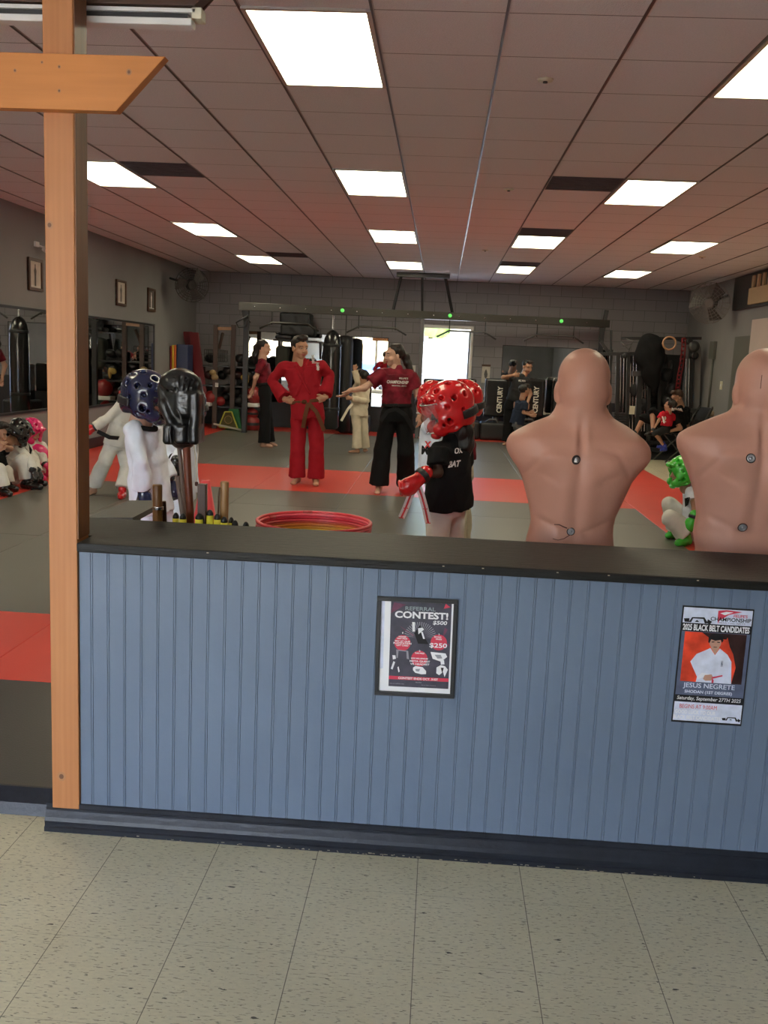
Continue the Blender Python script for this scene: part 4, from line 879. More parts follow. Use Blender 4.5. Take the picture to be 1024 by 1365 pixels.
# --- his sparring partner behind the glove
J = ground(JJ(5.9, head=(247, 541), lsh=(233, 574, .10), rsh=(249, 573, -.12), lel=(229, 603, .05), lwr=(231, 617, -.1), rel=(240, 604, -.15), rwr=(234, 620, -.25), lhip=(239, 650, .08), rhip=(246, 650, -.08), lkn=(236, 695, .08), rkn=(244, 695, -.08), lan=(236, 745, .1), ltoe=(228, 752, .1), ran=(248, 745, -.1), rtoe=(240, 752, -.1)))
p = person('child in white uniform mostly hidden behind the black boxing glove', J['lan']); p.location.z = ZM
hd = ((-.95, -.25, -.1),)
body(p, J, .72, SK_LIGHT, hd, hs=.86)
headgear(p, J['head'], hd, .92, HG_NAVY); pants(p, J, .74, C_GIW, flare=1.15, hem=.05); top(p, J, .76, C_GIW, sleeve=.9, cuff=.066, skirt=.1, wide=1.0, name='jacket', sl_r=.057)
fist_glove(p, J['lwr'], (-.1, -.1, -1), (-1, 0, 0), .85, HG_BLK); fist_glove(p, J['rwr'], (-.1, -.1, -1), (-1, 0, 0), .85, HG_BLK)
# --- kid A: red headgear, black tee
J = ground(JJ(5.1, head=(597, 547), lsh=(585, 598, -.10), rsh=(617, 592, .08), lel=(584, 630, -.14), lwr=(561, 636, -.22), rel=(617, 628, .12), rwr=(600, 640, -.02), lhip=(591, 670, -.03), rhip=(604, 670, .07), lkn=(583, 715, -.06), rkn=(603, 715, .08), lan=(583, 762, -.05), ltoe=(573, 775, -.15), ran=(606, 765, .1), rtoe=(598, 778, .05)))
p = person('child in glossy red headgear and black tee holding white-red belt ends', J['lan']); p.location.z = ZM
hd = ((-.96, -.26, -.26),)
body(p, J, .70, SK_DARK, hd, hs=.86)
sd = SDF(.008, .02); sd.chain([at(610, 560, 5.10), at(618, 575, 5.1), at(619, 595, 5.1), at(618, 610, 5.12)], [.055, .055, .05, .03]); organic('hair', sd.noise(.003, 70, 1), M_hair, p)
headgear(p, J['head'], hd, 1.05, HG_RED, shield=True)
pants(p, J, .78, C_GI, flare=1.2, hem=.0, nz=1.4)
ta = top(p, J, .74, C_BLK, sleeve=.52, wide=1.10, skirt=.10, depth=1.15, hemw=1.28, name='t_shirt', sl_r=.075)
flat = decal(p, ta, 'BAT', 606, 622, 4.85, (1, .15, .1), .066, .034, M_print, .05, name='back_print', shear=.2); decal(p, ta, 'OK', 612, 605, 4.85, (1, .15, .1), .045, .024, M_print, .04, name='back_print', shear=.2)
g_ = fist_glove(p, J['lwr'], (-.55, -.35, -.5), (-.3, -.8, .4), 1.0, HG_RED)
M_wr = mat('white ribbon', (.8, .76, .74), .6); M_rr = mat('red ribbon stripe', (.62, .03, .03), .6)
for pts in ([(552, 650), (546, 664), (541, 677), (535, 690)], [(556, 644), (562, 660), (567, 678), (571, 697)]):
    q = [at(a, b, 4.87-.01*i) for i, (a, b) in enumerate(pts)]; mb = MB()
    for a, b in zip(q[:-1], q[1:]): mb.mi(0).bar(a, b, .034, .006, up=(0, 1, 0)); mb.mi(1).bar(a+V((0, -.004, 0)), b+V((0, -.004, 0)), .010, .002, up=(0, 1, 0))
    for i in (2, 3): mb.mi(1).bar(q[i]+V((-.012, -.005, 0)), q[i]+V((.012, -.005, 0)), .012, .003)
    mb.build('belt_end', [M_wr, M_rr], p)
# --- kid C behind, maroon shirt
J = ground(JJ(6.0, head=(615, 537), lsh=(609, 571, -.05), rsh=(619, 571, .14), lel=(612, 592, -.12), lwr=(607, 606, -.2), rel=(621, 592, .1), rwr=(616, 606, -.1), lhip=(612, 625, -.05), rhip=(619, 625, .08), lkn=(613, 670, -.05), rkn=(619, 670, .08), lan=(613, 712, -.05), ltoe=(605, 722, -.1), ran=(620, 712, .1), rtoe=(614, 722, .0)))
p = person('child in dark red headgear and maroon shirt standing behind the black-shirted child', J['lan']); p.location.z = ZM
hd = ((-.9, -.2, -.1),)
body(p, J, .72, SK_BROWN, hd, hs=.86); headgear(p, J['head'], hd, .98, HG_RED)
pants(p, J, .74, C_CREAM, flare=1.2, hem=.0, w=.8); top(p, J, .74, C_MAR, sleeve=.6, wide=.85, skirt=.02, name='shirt')
# --- kid B, left behind, white top with black and red logo
J = ground(JJ(6.5, head=(577, 534), lsh=(571, 568, -.12), rsh=(583, 568, .12), lel=(578, 590, .05), lwr=(582, 605, .0), rel=(588, 590, .1), rwr=(592, 602, 0), lhip=(573, 625, -.08), rhip=(582, 625, .08), lkn=(576, 655, -.08), rkn=(586, 655, .08), lan=(579, 695, -.08), ltoe=(572, 703, -.1), ran=(590, 695, .08), rtoe=(584, 703, .1)))
p = person('child in white logo top and red headgear, mostly behind the black-shirted child', J['lan']); p.location.z = ZM
hd = ((.5, -.8, -.2),)
body(p, J, .68, SK_BROWN, hd, hs=.84); headgear(p, J['head'], hd, .90, HG_RED)
pants(p, J, .72, C_GI, flare=1.1, hem=.0, w=.8); tb = top(p, J, .76, C_GIW, sleeve=.6, wide=.95, skirt=.14, name='jacket')
decal(p, tb, 'MA', 571, 604, 6.2, (.9, .4, 0), .10, .06, C_BLK, .04, name='logo'); decal(p, tb, 'X', 570, 596, 6.2, (.9, .4, 0), .05, .05, M_rr, .06, name='logo')
# --- green gear child sitting on the red border
J = JJ(8.1, head=(909, 630), lsh=(920, 655, -.1), rsh=(927, 655, .12), lel=(926, 672, -.16), lwr=(924, 690, -.2), rel=(935, 676, .14), rwr=(918, 684, .1), lhip=(925, 700, -.08), rhip=(932, 700, .1), lkn=(893, 690, -.16), rkn=(893, 672, .14), lan=(914, 717, -.16), ltoe=(905, 726, -.22), ran=(900, 706, .18), rtoe=(892, 716, .12))
for k in ('lhip', 'rhip'): J[k].z = ZM+.11
for q in 'lr': J[q+'toe'].z = ZM; J[q+'an'].z = ZM+.08
p = person('child in bright green headgear sitting with knees up beside the right mannequin', J['lhip']); p.location.z = ZM
hd = ((-.93, -.1, -.12),)
body(p, J, .70, SK_TAN, hd, hs=.86); headgear(p, J['head'], hd, .98, HG_GRN)
pants(p, J, .78, C_GI, flare=1.3, hem=.06, nz=1.4); tg = top(p, J, .74, C_GIW, sleeve=.5, wide=1.05, skirt=.08, name='t_shirt')
shoe(p, J['lan'], J['ltoe'], .85, HG_GRN); shoe(p, J['ran'], J['rtoe'], .85, HG_GRN); fist_glove(p, J['lwr'], (-.2, 0, -1), (-1, 0, 0), .9, HG_GRN)
M_beltr = cloth('red belt', (.5, .03, .03)); belt(p, J, .74, M_beltr, z=.14, wide=1.05)
decal(p, tg, 'Z', 918, 670, 7.9, (.8, -.6, 0), .05, .08, C_BLK, .06, name='logo')
# --- three children sitting along the left mirror
J = JJ(9.2, head=(26, 577), lsh=(25, 597, .02), rsh=(36, 597, .16), lel=(40, 612, -.05), lwr=(44, 628, -.14), rel=(46, 610, .18), rwr=(50, 628, .05), lhip=(14, 640), rhip=(20, 638, .15), lkn=(30, 612, -.08), rkn=(42, 614, .12), lan=(36, 644, -.1), ltoe=(52, 652, -.15), ran=(46, 640, .12), rtoe=(58, 647, .1))
for k in ('lhip', 'rhip'): J[k].z = ZM+.1
for q in 'lr': J[q+'toe'].z = ZM; J[q+'an'].z = ZM+.08
p = person('child in glossy black headgear and white uniform sitting by the left mirror', J['lhip']); p.location.z = ZM
hd = ((.35, .5, -.5),)
body(p, J, .70, SK_TAN, hd, hs=.86); headgear(p, J['head'], hd, .96, HG_BLK)
pants(p, J, .78, C_GI, flare=1.2, hem=.06); top(p, J, .76, C_GI, sleeve=.95, cuff=.066, wide=1.05, skirt=.06, name='jacket', neckV=(0, -1, 0), lapel=C_BLK)
for q in 'lr': shoe(p, J[q+'an'], J[q+'toe'], .9, HG_BLK); fist_glove(p, J[q+'wr'], (.3, 0, -.9), (1, 0, 0), .8, HG_BLK)
J = JJ(9.9, head=(43, 575), lsh=(44, 594, -.02), rsh=(56, 594, .14), lel=(54, 610, -.1), lwr=(60, 619, -.15), rel=(66, 608, .12), rwr=(68, 618, .05), lhip=(40, 630), rhip=(48, 629, .15), lkn=(56, 610, -.08), rkn=(66, 612, .1), lan=(52, 632, -.15), ltoe=(58, 637, -.2), ran=(66, 630, .1), rtoe=(76, 634, .1))
for k in ('lhip', 'rhip'): J[k].z = ZM+.1
for q in 'lr': J[q+'toe'].z = ZM; J[q+'an'].z = ZM+.08
p = person('child in hot pink headgear and pads sitting just left of the wooden post', J['lhip']); p.location.z = ZM
hd = ((.75, -.2, -.35),)
body(p, J, .70, SK_LIGHT, hd, hs=.86); headgear(p, J['head'], hd, .96, HG_PINK)
pants(p, J, .74, C_GI, flare=1.15, hem=.06); top(p, J, .76, C_GI, sleeve=.95, cuff=.06, wide=1.05, skirt=.06, name='jacket')
sd = SDF(.008, .02); sd.ell(J['lsh'].lerp(J['rsh'], .5)+V((.03, -.09, -.08)), (.13, .075, .11)); organic('chest_pad', sd, HG_PINK, p)
for q in 'lr': shoe(p, J[q+'an'], J[q+'toe'], .8, HG_PINK); fist_glove(p, J[q+'wr'], (.6, 0, -.4), (0, 0, 1), .8, HG_PINK)
J = JJ(8.8, head=(-4, 577), lsh=(-16, 602, .0), rsh=(2, 602, .12), lel=(-10, 622, -.1), lwr=(-2, 600, -.22), rel=(14, 598, .1), rwr=(2, 594, -.12), lhip=(-10, 648), rhip=(-6, 646, .12), lkn=(-2, 625, -.2), rkn=(8, 628, .1), lan=(4, 657, -.2), ltoe=(12, 664, -.25), ran=(10, 652, .1), rtoe=(20, 658, .05))
for k in ('lhip', 'rhip'): J[k].z = ZM+.1
for q in 'lr': J[q+'toe'].z = ZM; J[q+'an'].z = ZM+.08
p = person('dark-haired child sitting at the left edge of the photo, white trousers', J['lhip']); p.location.z = ZM
hd = ((.8, .1, -.3),)
body(p, J, .70, SK_TAN, hd, hs=.88, hands={'l': ((.5, 0, .8), (1, 0, 0), .8, .6), 'r': ((-.3, 0, .9), (0, -1, 0), .8, .6)}); hair(p, J['head'], hd, .92)
pants(p, J, .78, C_GI, flare=1.2, hem=.06); top(p, J, .76, C_BLK, sleeve=.45, wide=1.05, name='t_shirt')
for q in 'lr': shoe(p, J[q+'an'], J[q+'toe'], .85, HG_BLK)
# ------------------------------------------------------------------ seated man and child on a folding chair, far right
CHY = 16.0
ch = thing('folding_chair', 'black folding chair holding the seated man in the far right corner', 'chair', at(908, 612, CHY)); ch.location.z = 0.012
c0 = at(905, 577, CHY); cz = c0.z; fz = .014
fd = V((-.95, -.2, 0)).normalized(); sd_ = V((.2, -.95, 0)).normalized()
q = lambda a, b, z: V((c0.x, c0.y, 0))+fd*a+sd_*b+V((0, 0, z))
MB().prism([q(.22, -.22, cz-.03), q(.22, .22, cz-.03), q(-.22, .2, cz-.03), q(-.22, -.2, cz-.03)], (0, 0, .03)).build('seat', M_black, ch, .008)
MB().prism([q(-.36, -.22, cz+.22), q(-.36, .22, cz+.22), q(-.44, .22, cz+.44), q(-.44, -.22, cz+.44)], fd*-.02).build('backrest', M_black, ch, .006)
for b in (-.23, .23):
    MB().tube([q(.30, b, fz+.01), q(-.2, b, cz), q(-.44, b, cz+.46)], .012, 8).build('leg', M_steel, ch); MB().tube([q(-.30, b, fz+.01), q(.18, b, cz-.02)], .012, 8).build('leg', M_steel, ch)
J = JJ(CHY, head=(903, 530), lsh=(897, 549, -.18), rsh=(915, 546, .18), lel=(907, 571, -.26), lwr=(892, 575, -.33), rel=(916, 568, .24), rwr=(899, 572, .1), lhip=(906, 574, -.1), rhip=(908, 572, .1), lkn=(870, 549, -.12), rkn=(858, 557, .12), lan=(871, 571, -.22), rkn2=(0, 0))
J['lan'] = at(871, 575, CHY-.3); J['ltoe'] = at(862, 581, CHY-.36); J['ran'] = at(847, 578, CHY+.1); J['rtoe'] = at(836, 584, CHY+.05)
p = person('man in black tee and shorts lounging on the folding chair', V((c0.x, c0.y, .012)))
hd = ((-.85, -.35, -.35),)
sk = body(p, J, .98, SK_TAN, hd, hs=1.0, hands={'l': ((-.9, -.1, -.1), (0, 0, 1), .95, .5), 'r': ((-.9, -.3, 0), (0, 0, 1), .95, .5)}); hair(p, J['head'], hd, 1.0, m=M_hairb)
tt = top(p, J, 1.0, C_BLK, sleeve=.55, wide=1.05, skirt=.02, name='t_shirt'); pants(p, J, 1.0, C_BLK, flare=1.1, hem=.0, hemlen=.03, name='shorts')
decal(p, tt, 'MMA', 903, 546, CHY-.5, (.8, -.4, 0), .18, .05, M_print, .05)
sd = SDF(.009, .02); foot_ops(sd, J['lan']+V((0, 0, .02)), J['ltoe'], 1.15); foot_ops(sd, J['ran']+V((0, 0, .02)), J['rtoe'], 1.15); organic('sandals', sd, M_dark, p)
J = JJ(CHY-.35, head=(893, 541), lsh=(884, 551, -.12), rsh=(896, 553, .12), lel=(878, 561, -.16), lwr=(873, 570, -.2), rel=(900, 563, .14), rwr=(906, 572, .1), lhip=(885, 573, -.08), rhip=(890, 573, .08), lkn=(873, 578, -.14), rkn=(876, 578, .1), lan=(886, 595, -.16), ltoe=(882, 602, -.24), ran=(884, 592, .1), rtoe=(878, 598, .1))
p = person('small child in red jersey and blue shoes on the lap of the seated man', J['lhip'])
hd = ((-.5, .4, .2),)
body(p, J, .62, SK_TAN, hd, hs=.82); hair(p, J['head'], hd, .9)
tr = top(p, J, .66, cloth('red jersey', (.62, .02, .04)), sleeve=.5, wide=1.05, name='jersey', sl_r=.075); pants(p, J, .62, C_DGREY, flare=1.1, hemlen=.1, name='shorts')
decal(p, tr, '12', 889, 560, CHY-.7, (1, .2, 0), .1, .1, M_print, .05, name='number')
for q_ in 'lr': shoe(p, J[q_+'an'], J[q_+'toe'], .72, mat('blue shoe', (.03, .05, .35), .5), 'shoe')

# ------------------------------------------------------------------ the two torso mannequins behind the half wall
M_bob = mat('mannequin rubber', (.54, .265, .19), .42, spec=.35, var=.05, vs=5, bump=.05, bs=60)
M_bob2 = mat('mannequin rubber, older', (.54, .275, .205), .45, spec=.35, var=.09, vs=4, bump=.07, bs=40)
M_hole = mat('dark plug hole', (.03, .025, .025), .6); M_plug = mat('metal plug', (.42, .42, .45), .3, .8); M_crack = mat('crack in rubber', (.10, .035, .025), .8)
def mannequin(label, Y, cpx, prof, headc, m, spine, seed, xs=1.0):
    """prof: (py, left px, right px) silhouette rows from neck to waist"""
    base = at(cpx, 730, Y); t = thing('torso_mannequin', label, 'training mannequin', (base.x, Y, .06))
    zs, lx, rx = [], [], []
    for py, l, r in prof:
        a, b = at(l, py, Y), at(r, py, Y); zs.append((a.z+b.z)/2); lx.append(a.x); rx.append(b.x)
    zs, lx, rx = map(np.array, (zs, lx, rx)); o = np.argsort(zs); zs, lx, rx = zs[o], lx[o], rx[o]
    ztop, zbot = zs[-1], zs[0]; H = ztop-zbot
    dz = np.array([0, .15, .3, .5, .68, .80, .9, 1.0]); bk = np.array([.095, .088, .095, .118, .125, .105, .078, .062]); ft = np.array([.105, .10, .105, .125, .13, .11, .07, .055])
    sx = float(at(spine, 600, Y).x)
    def fn(X, Yy, Z):
        cx = np.interp(Z, zs, (lx+rx)/2); w = np.interp(Z, zs, (rx-lx)/2); t_ = (Z-zbot)/H
        B, Fr = np.interp(t_, dz, bk), np.interp(t_, dz, ft)
        x = X-cx; y = Yy-Y; dep = np.where(y < 0, B, Fr)
        n_ = 2.0+np.interp(t_, [.0, .4, .62, .80, .9, 1], [.3, .1, .35, .5, .2, 0])
        q_ = (np.abs(x/w)**n_+np.abs(y/dep)**n_)**(1/n_); d = (q_-1)*np.minimum(w, dep)*.9
        # back relief: spine furrow, shoulder blades, lumbar dimples
        bm = np.clip(-y/.05, 0, 1); xc = X-sx; G_ = lambda cx_, cz_, sx_, sz_: np.exp(-((xc-cx_)/sx_)**2-((t_-cz_)/sz_)**2)
        rel = -.010*np.exp(-(xc/.014)**2)*np.interp(t_, [0, .12, .3, .55, .75, .95, 1.05], [0, .25, .3, .35, 1, .8, 0])
        rel = rel+.008*np.exp(-((np.abs(xc)-.020)/.011)**2)*np.clip((t_-.70)/.1, 0, 1)*np.clip((1.02-t_)/.1, 0, 1)
        for s_ in (-1, 1):
            rel = rel+.010*G_(s_*.115, .66, .055, .10)-.0045*np.exp(-((xc*s_-.17+.35*(t_-.6))/.012)**2-((t_-.62)/.12)**2)+.007*G_(s_*.045, .38, .03, .3)-.0035*np.exp(-((t_-.53-.9*(xc*s_-.1))/.022)**2-((xc*s_-.10)/.05)**2)
            rel = rel+.008*G_(s_*.17, .80, .05, .06)-.003*np.exp(-((t_-.72+.5*(xc*s_-.12))/.018)**2-((xc*s_-.12)/.05)**2)
            rel = rel-.004*np.exp(-((t_-.13-.8*np.abs(xc))/.02)**2-((xc*s_-.09)/.06)**2)-.004*G_(s_*.04, .15, .02, .04)
        d = d-rel*bm
        return np.maximum(d, np.maximum(Z-ztop, zbot-.06-Z)+.0)
    sd = SDF(.0065, .03)
    sd.func((lx.min()-.01, Y-.16, zbot-.06), (rx.max()+.01, Y+.17, ztop), fn, k=.01)
    hc = at(headc[0], headc[1], Y); hw_ = headc[2]*Y/FPX*xs   # head centre and half width
    neck_z = zs[-1]
    sd.cap((hc.x, Y+.004, hc.z-.05), (hc.x, Y+.006, neck_z-.03), hw_*.84, hw_*.98, k=.03)
    sd.ell((hc.x, Y+.005, hc.z+.012), (hw_, .108, .104), k=.03); sd.ell((hc.x, Y+.04, hc.z-.055), (hw_*.90, .080, .085), k=.03)
    sd.ell((hc.x, Y-.045, hc.z-.045), (hw_*.90, .045, .05), k=.03)
    for s_ in (-1, 1): sd.ell((hc.x+s_*(hw_+.000), Y+.0, hc.z-.047), (.012, .022, .040), k=.006)
    sd.cap((hc.x, Y+.11, hc.z-.01), (hc.x, Y+.125, hc.z-.05), .010, .016); sd.ell((hc.x, Y+.10, hc.z-.085), (.03, .02, .012)); sd.ell((hc.x, Y+.085, hc.z-.115), (.035, .03, .03))
    for s_ in (-1, 1): sd.ell((hc.x+s_*.032, Y+.12, hc.z-.01), (.018, .015, .011), k=.012, op='s')
    body_ = organic('body', sd, m, t, relax=2)
    def onback(px, py):
        a = V((EYE.x, EYE.y, EYE.z)); dg = bpy.context.evaluated_depsgraph_get(); dr = ray(px, py).normalized()
        o_ = a-t.location; ok, loc, nrm, _ = body_.ray_cast(o_, dr)
        return (loc+t.location, nrm) if ok else (at(px, py, Y-.1), V((0, -1, 0)))
    bpy.context.view_layer.update()
    # stand hidden behind the wall
    MB().lathe([(.045, .0), (.045, zbot-.1)], (base.x, Y+.01, .06), 20).build('pole', M_dark, t); MB().lathe([(.30, 0), (.31, .05), (.28, .30), (.10, .42), (.06, .44)], (base.x, Y+.01, .06), 30).build('stand_base', M_black, t)
    MB().lathe([(.05, .0), (.12, .02), (.13, .05)], (base.x, Y+.01, zbot-.10), 24).build('collar', M_dark, t)
    return t, onback
prof1 = [(546, 744, 808), (556, 733, 819), (566, 709, 838), (575, 692, 850), (583, 680, 860), (591, 675.5, 866), (599, 674, 868), (608, 677, 867), (618, 683, 860), (628, 690, 850), (640, 695.5, 842), (655, 699.5, 835), (670, 703.5, 828), (685, 706.5, 821), (697, 707.5, 818), (708, 705, 817), (720, 701.5, 818), (732, 700, 819)]
t1, ob1 = mannequin('bald flesh-coloured torso mannequin seen from behind, the whole one left of the other', 3.50, 770, prof1, (778.5, 507, 33.5), M_bob, 769, 1)
prof2 = [(546, 978, 1052), (551, 970, 1059), (556, 958, 1068), (565, 937, 1087), (575.5, 916, 1104), (582.6, 905.5, 1106), (591.5, 902, 1106), (602, 903.5, 1104), (613, 909, 1098), (627, 914.5, 1090), (641, 919.5, 1084), (659, 925, 1079), (680, 928, 1075), (691, 928.5, 1074), (702, 926, 1076), (716, 924, 1078), (734, 927.5, 1076)]
t2, ob2 = mannequin('bald flesh-coloured torso mannequin cut by the right edge of the photo', 3.47, 1003, prof2, (1019, 508, 34.5), M_bob2, 1003, 2)
def plug(t, ob, px, py, r, style):
    p_, n_ = ob(px, py); n_ = V(n_).normalized()
    if style == 'open':
        MB().lathe([(r*1.02, 0), (r*1.06, .0012), (r*1.0, .002), (r*.95, .0)], p_, 26, n_, cap=False).build('hole_rim', M_crack, t)
        h_ = MB().lathe([(r, .0012), (0, .0014)], p_, 26, n_, cap=False).build('plug_hole', M_hole, t)
        MB().lathe([(r*.62, .002), (r*.5, .006), (0, .007)], p_+V((r*.15, 0, 0)), 18, n_, cap=False).build('metal_plug', M_plug, h_); MB().box(p_+V((-r*.4, -.008, -r*.5)), p_+V((r*.1, -.003, -r*.1))).build('screw', M_white, h_)
    else:
        h_ = MB().lathe([(r*1.02, 0), (r*1.05, .001), (r, .002), (r, .001), (0, .001)], p_, 26, n_, cap=False).build('plug_ring', M_crack if style == 'dim' else M_hole, t)
        MB().lathe([(r*.85, .002), (r*.8, .004), (r*.55, .0045), (r*.5, .003), (r*.3, .003), (r*.25, .005), (0, .0055)], p_, 24, n_, cap=False).build('metal_plug', M_plug, h_)
plug(t1, ob1, 768, 613, .0165, 'open'); plug(t1, ob1, 761, 708.5, .0145, 'ring'); plug(t2, ob2, 1001, 611, .0165, 'ring'); plug(t2, ob2, 990, 703, .0165, 'dim')
def crack(t, ob, pts, r=.0016, m=None):
    q_ = [ob(a, b) for a, b in pts]; MB().tube([a+V(n_)*.0004 for a, n_ in q_], r, 6).build('crack', m or M_crack, t)
crack(t1, ob1, [(739, 699), (746, 699.5), (751, 702), (756, 704)], .0022); crack(t1, ob1, [(737, 718), (744, 720), (752, 718), (760, 713), (765, 708)], .0014)
crack(t2, ob2, [(1016, 500), (1015, 508), (1014, 518)], .001)
# ------------------------------------------------------------------ boxing glove stuck on two upright sticks
GY = 3.28
GD, GTOP = at(241, 592, GY), at(241, 489, GY)
gl = thing('boxing_glove', 'large glossy black boxing glove mounted upright on wooden sticks', 'boxing glove', GD)
M_glv = mat('black glove leather', (.009, .009, .010), .3, spec=.5, coat=.25, bump=.35, bs=30)
A = lambda px, py, dy=0: at(px, py, GY+dy)
sd = SDF(.0042, .022)
sd.k = .006
sd.ell(A(240.5, 523, .012), (.080, .050, .086)); sd.cap(A(240, 535, .01), A(244, 580, .01), .066, .052, k=.02)
sd.ell(A(240, 512, -.022), (.074, .046, .052), k=.012)                                   # padded finger roll
sd.box(A(245, 538, -.042), (.031, .022, .047), rd=.018); sd.box(A(263, 546, -.012), (.0175, .045, .066), rd=.014, k=.008)
sd.chain([A(217, 518, -.02), A(219, 540, -.035), A(228, 562, -.045), A(238, 572, -.046)], [.018, .021, .017, .010], k=.008)
for x_, w_ in ((227.5, .0175), (245, .0235), (262, .0185)): sd.box(A(x_, 578, -.006), (w_, .052, .036), rd=.014, k=.003)
for i in range(9):                         # puckered leather across the knuckles
    u = (i-4)/4; a0, a1 = A(241+u*22, 521-abs(u)*1, -.069+.022*abs(u)), A(241+u*29, 503+abs(u)*8, -.060+.028*abs(u))
    sd.cap(a0, a1, .0035, .0055, k=.005, op='s')
for x0_, y0_, x1_, y1_ in ((236, 530, 255, 527), (237, 541, 250, 543)): sd.cap(A(x0_, y0_, -.067), A(x1_, y1_, -.067), .0015, .003, k=.008, op='s')
organic('glove_body', sd.noise(.0006, 70, 2), M_glv, gl)
cf = organic('cuff', SDF(.0045, .006).efr(A(245.5, 592), A(244, 566), (.060, .05), (.062, .05), (1, 0, 0), rd=.008).cap(A(243, 600), A(243, 586), .036, .03, op='s').noise(.001, 80, 1), M_glv, gl)
M_pipe = mat('glove piping', (.16, .16, .17), .4)
MB().tube([A(228, 566, -.058), A(226, 577, -.062), A(228, 590, -.058)], .0022, 6).tube([A(258, 566, -.052), A(258, 578, -.054), A(257, 590, -.052)], .0022, 6).tube([A(236, 545, -.062), A(240, 553, -.064), A(243, 566, -.06)], .0022, 6).build('seam_piping', M_pipe, gl)
MB().tube([A(266, 503, -.02), A(270, 520, -.0), A(271, 545, .0), A(270, 565, -.01)], .003, 6).build('edge_piping', M_pipe, gl)
M_lace = mat('white cord', (.62, .58, .52), .7)
for a, b, c in ((258, 260, 261), (264, 264, 262)):
    MB().tube([A(a, 590, -.02), A(b, 605, -.02), A(c, 625, -.03), A(c, 642, -.03)], .0019, 6).build('lace', M_lace, gl)
MB().lathe([(0, -.008), (.006, -.006), (.006, .006), (0, .008)], A(262, 645, -.03), 10).build('lace_tip', M_crack, gl)
# ------------------------------------------------------------------ weapons crate and what stands in it
def Wd(name, c1, c2): return wood(name, c1, c2, (14, 14, .8), .35)
W_red = Wd('red brown stick', (.22, .06, .03), (.13, .035, .018)); W_grey = Wd('grey brown stick', (.22, .15, .12), (.13, .09, .07)); W_dark = Wd('dark brown stick', (.07, .03, .016), (.045, .02, .01)); W_mid = Wd('golden brown stick', (.24, .11, .035), (.14, .055, .016)); W_light = Wd('light wood stick', (.42, .24, .10), (.30, .15, .06))
CRX0, CRX1, CRY0, CRY1, CRZ = -1.0, -.56, 3.12, 3.62, .70
cr = thing('weapons_crate', 'black open crate behind the half wall holding sticks and foam handles', 'crate', (-.8, 3.37, .06))
MB().box((CRX0, CRY0, .06), (CRX1, CRY0+.015, CRZ)).box((CRX0, CRY1-.015, .06), (CRX1, CRY1, CRZ)).box((CRX0, CRY0, .06), (CRX0+.015, CRY1, CRZ)).box((CRX1-.015, CRY0, .06), (CRX1, CRY1, CRZ)).box((CRX0, CRY0, .06), (CRX1, CRY1, .62)).build('crate_body', M_black, cr)
bn = thing('return_wall_shelf', 'grey-topped black box end beside the post, behind the half wall', 'shelf box', (-1.15, 3.5, .06))
p4 = [atZ(x, y, .905) for x, y in ((116, 690), (172, 667), (206, 667), (204, 676), (177, 690))]
M_gtop = mat('dark grey worn top', (.10, .095, .085), .6, bump=.2, bs=30)
MB().prism([(q_.x, q_.y, .885) for q_ in p4][::-1], (0, 0, .02)).build('top_board', M_gtop, bn)
a_, b_, c_ = p4[0], p4[1], p4[2]
MB().prism([(a_.x+.02, a_.y+.03, .06), (b_.x, b_.y-.02, .06), (b_.x+.06, b_.y-.04, .06), (a_.x+.09, a_.y+.03, .06)], (0, 0, .825)).build('side_board', M_black, bn)
def stick(name, label, top_, bot, Y0, Y1, r, m, cat='stick', group=None, sq=False, r1=None):
    a, b = at(*top_, Y0), at(*bot, Y1); d = (b-a).normalized(); b = a+d*((a.z-.63)/max(.2, -d.z))
    t = MB().bar(a, b, r*2) if sq else MB().tube([a, a+d*.004, b], [r*.9, r, r1 or r], 16)
    o_ = t.build(name, m, None, .002 if sq else 0); tag(o_, label, cat, group); return o_
stick('wooden_staff', 'thick reddish-brown wooden staff under the boxing glove', (248, 585), (254, 696), 3.28, 3.24, .0135, W_red)
stick('wooden_staff', 'thin greyish wooden stick left of the reddish staff under the glove', (238, 588), (248, 692), 3.30, 3.28, .0075, W_grey)
stick('wooden_staff', 'stubby grey-brown stick leaning left beside the glove sticks', (237, 635), (245, 692), 3.33, 3.30, .0105, W_grey)
o_ = stick('wooden_baton', 'golden-brown wooden handle with a silver ring, left end of the stick row', (210, 646), (210, 694), 3.16, 3.16, .0165, W_mid)
MB().lathe([(.0175, -.006), (.019, -.004), (.0165, 0), (.019, .004), (.0175, .006)], at(211, 677, 3.16), 20).build('silver_ring', M_chrome, o_)
stick('wooden_baton', 'dark brown stub peeking out behind the silver-ringed handle', (218, 668), (219, 694), 3.2, 3.2, .009, W_dark)
stick('wooden_baton', 'square dark brown wooden post right of the glove laces', (270, 645), (270, 697), 3.2, 3.2, .0145, W_dark, sq=True)
o_ = stick('wooden_baton', 'light golden round wooden handle, tallest right of the red cone', (299.5, 642), (298.5, 694), 3.26, 3.26, .0155, W_light)
tag(MB().tube([at(293, 650, 3.24), at(291.5, 662, 3.24), at(291, 690, 3.24)], .0028, 8).build('metal_rod', M_frame), 'thin dark rod hooked against the light wooden handle', 'rod')
M_yel = mat('yellow foam grip', (.80, .72, .05), .6); 
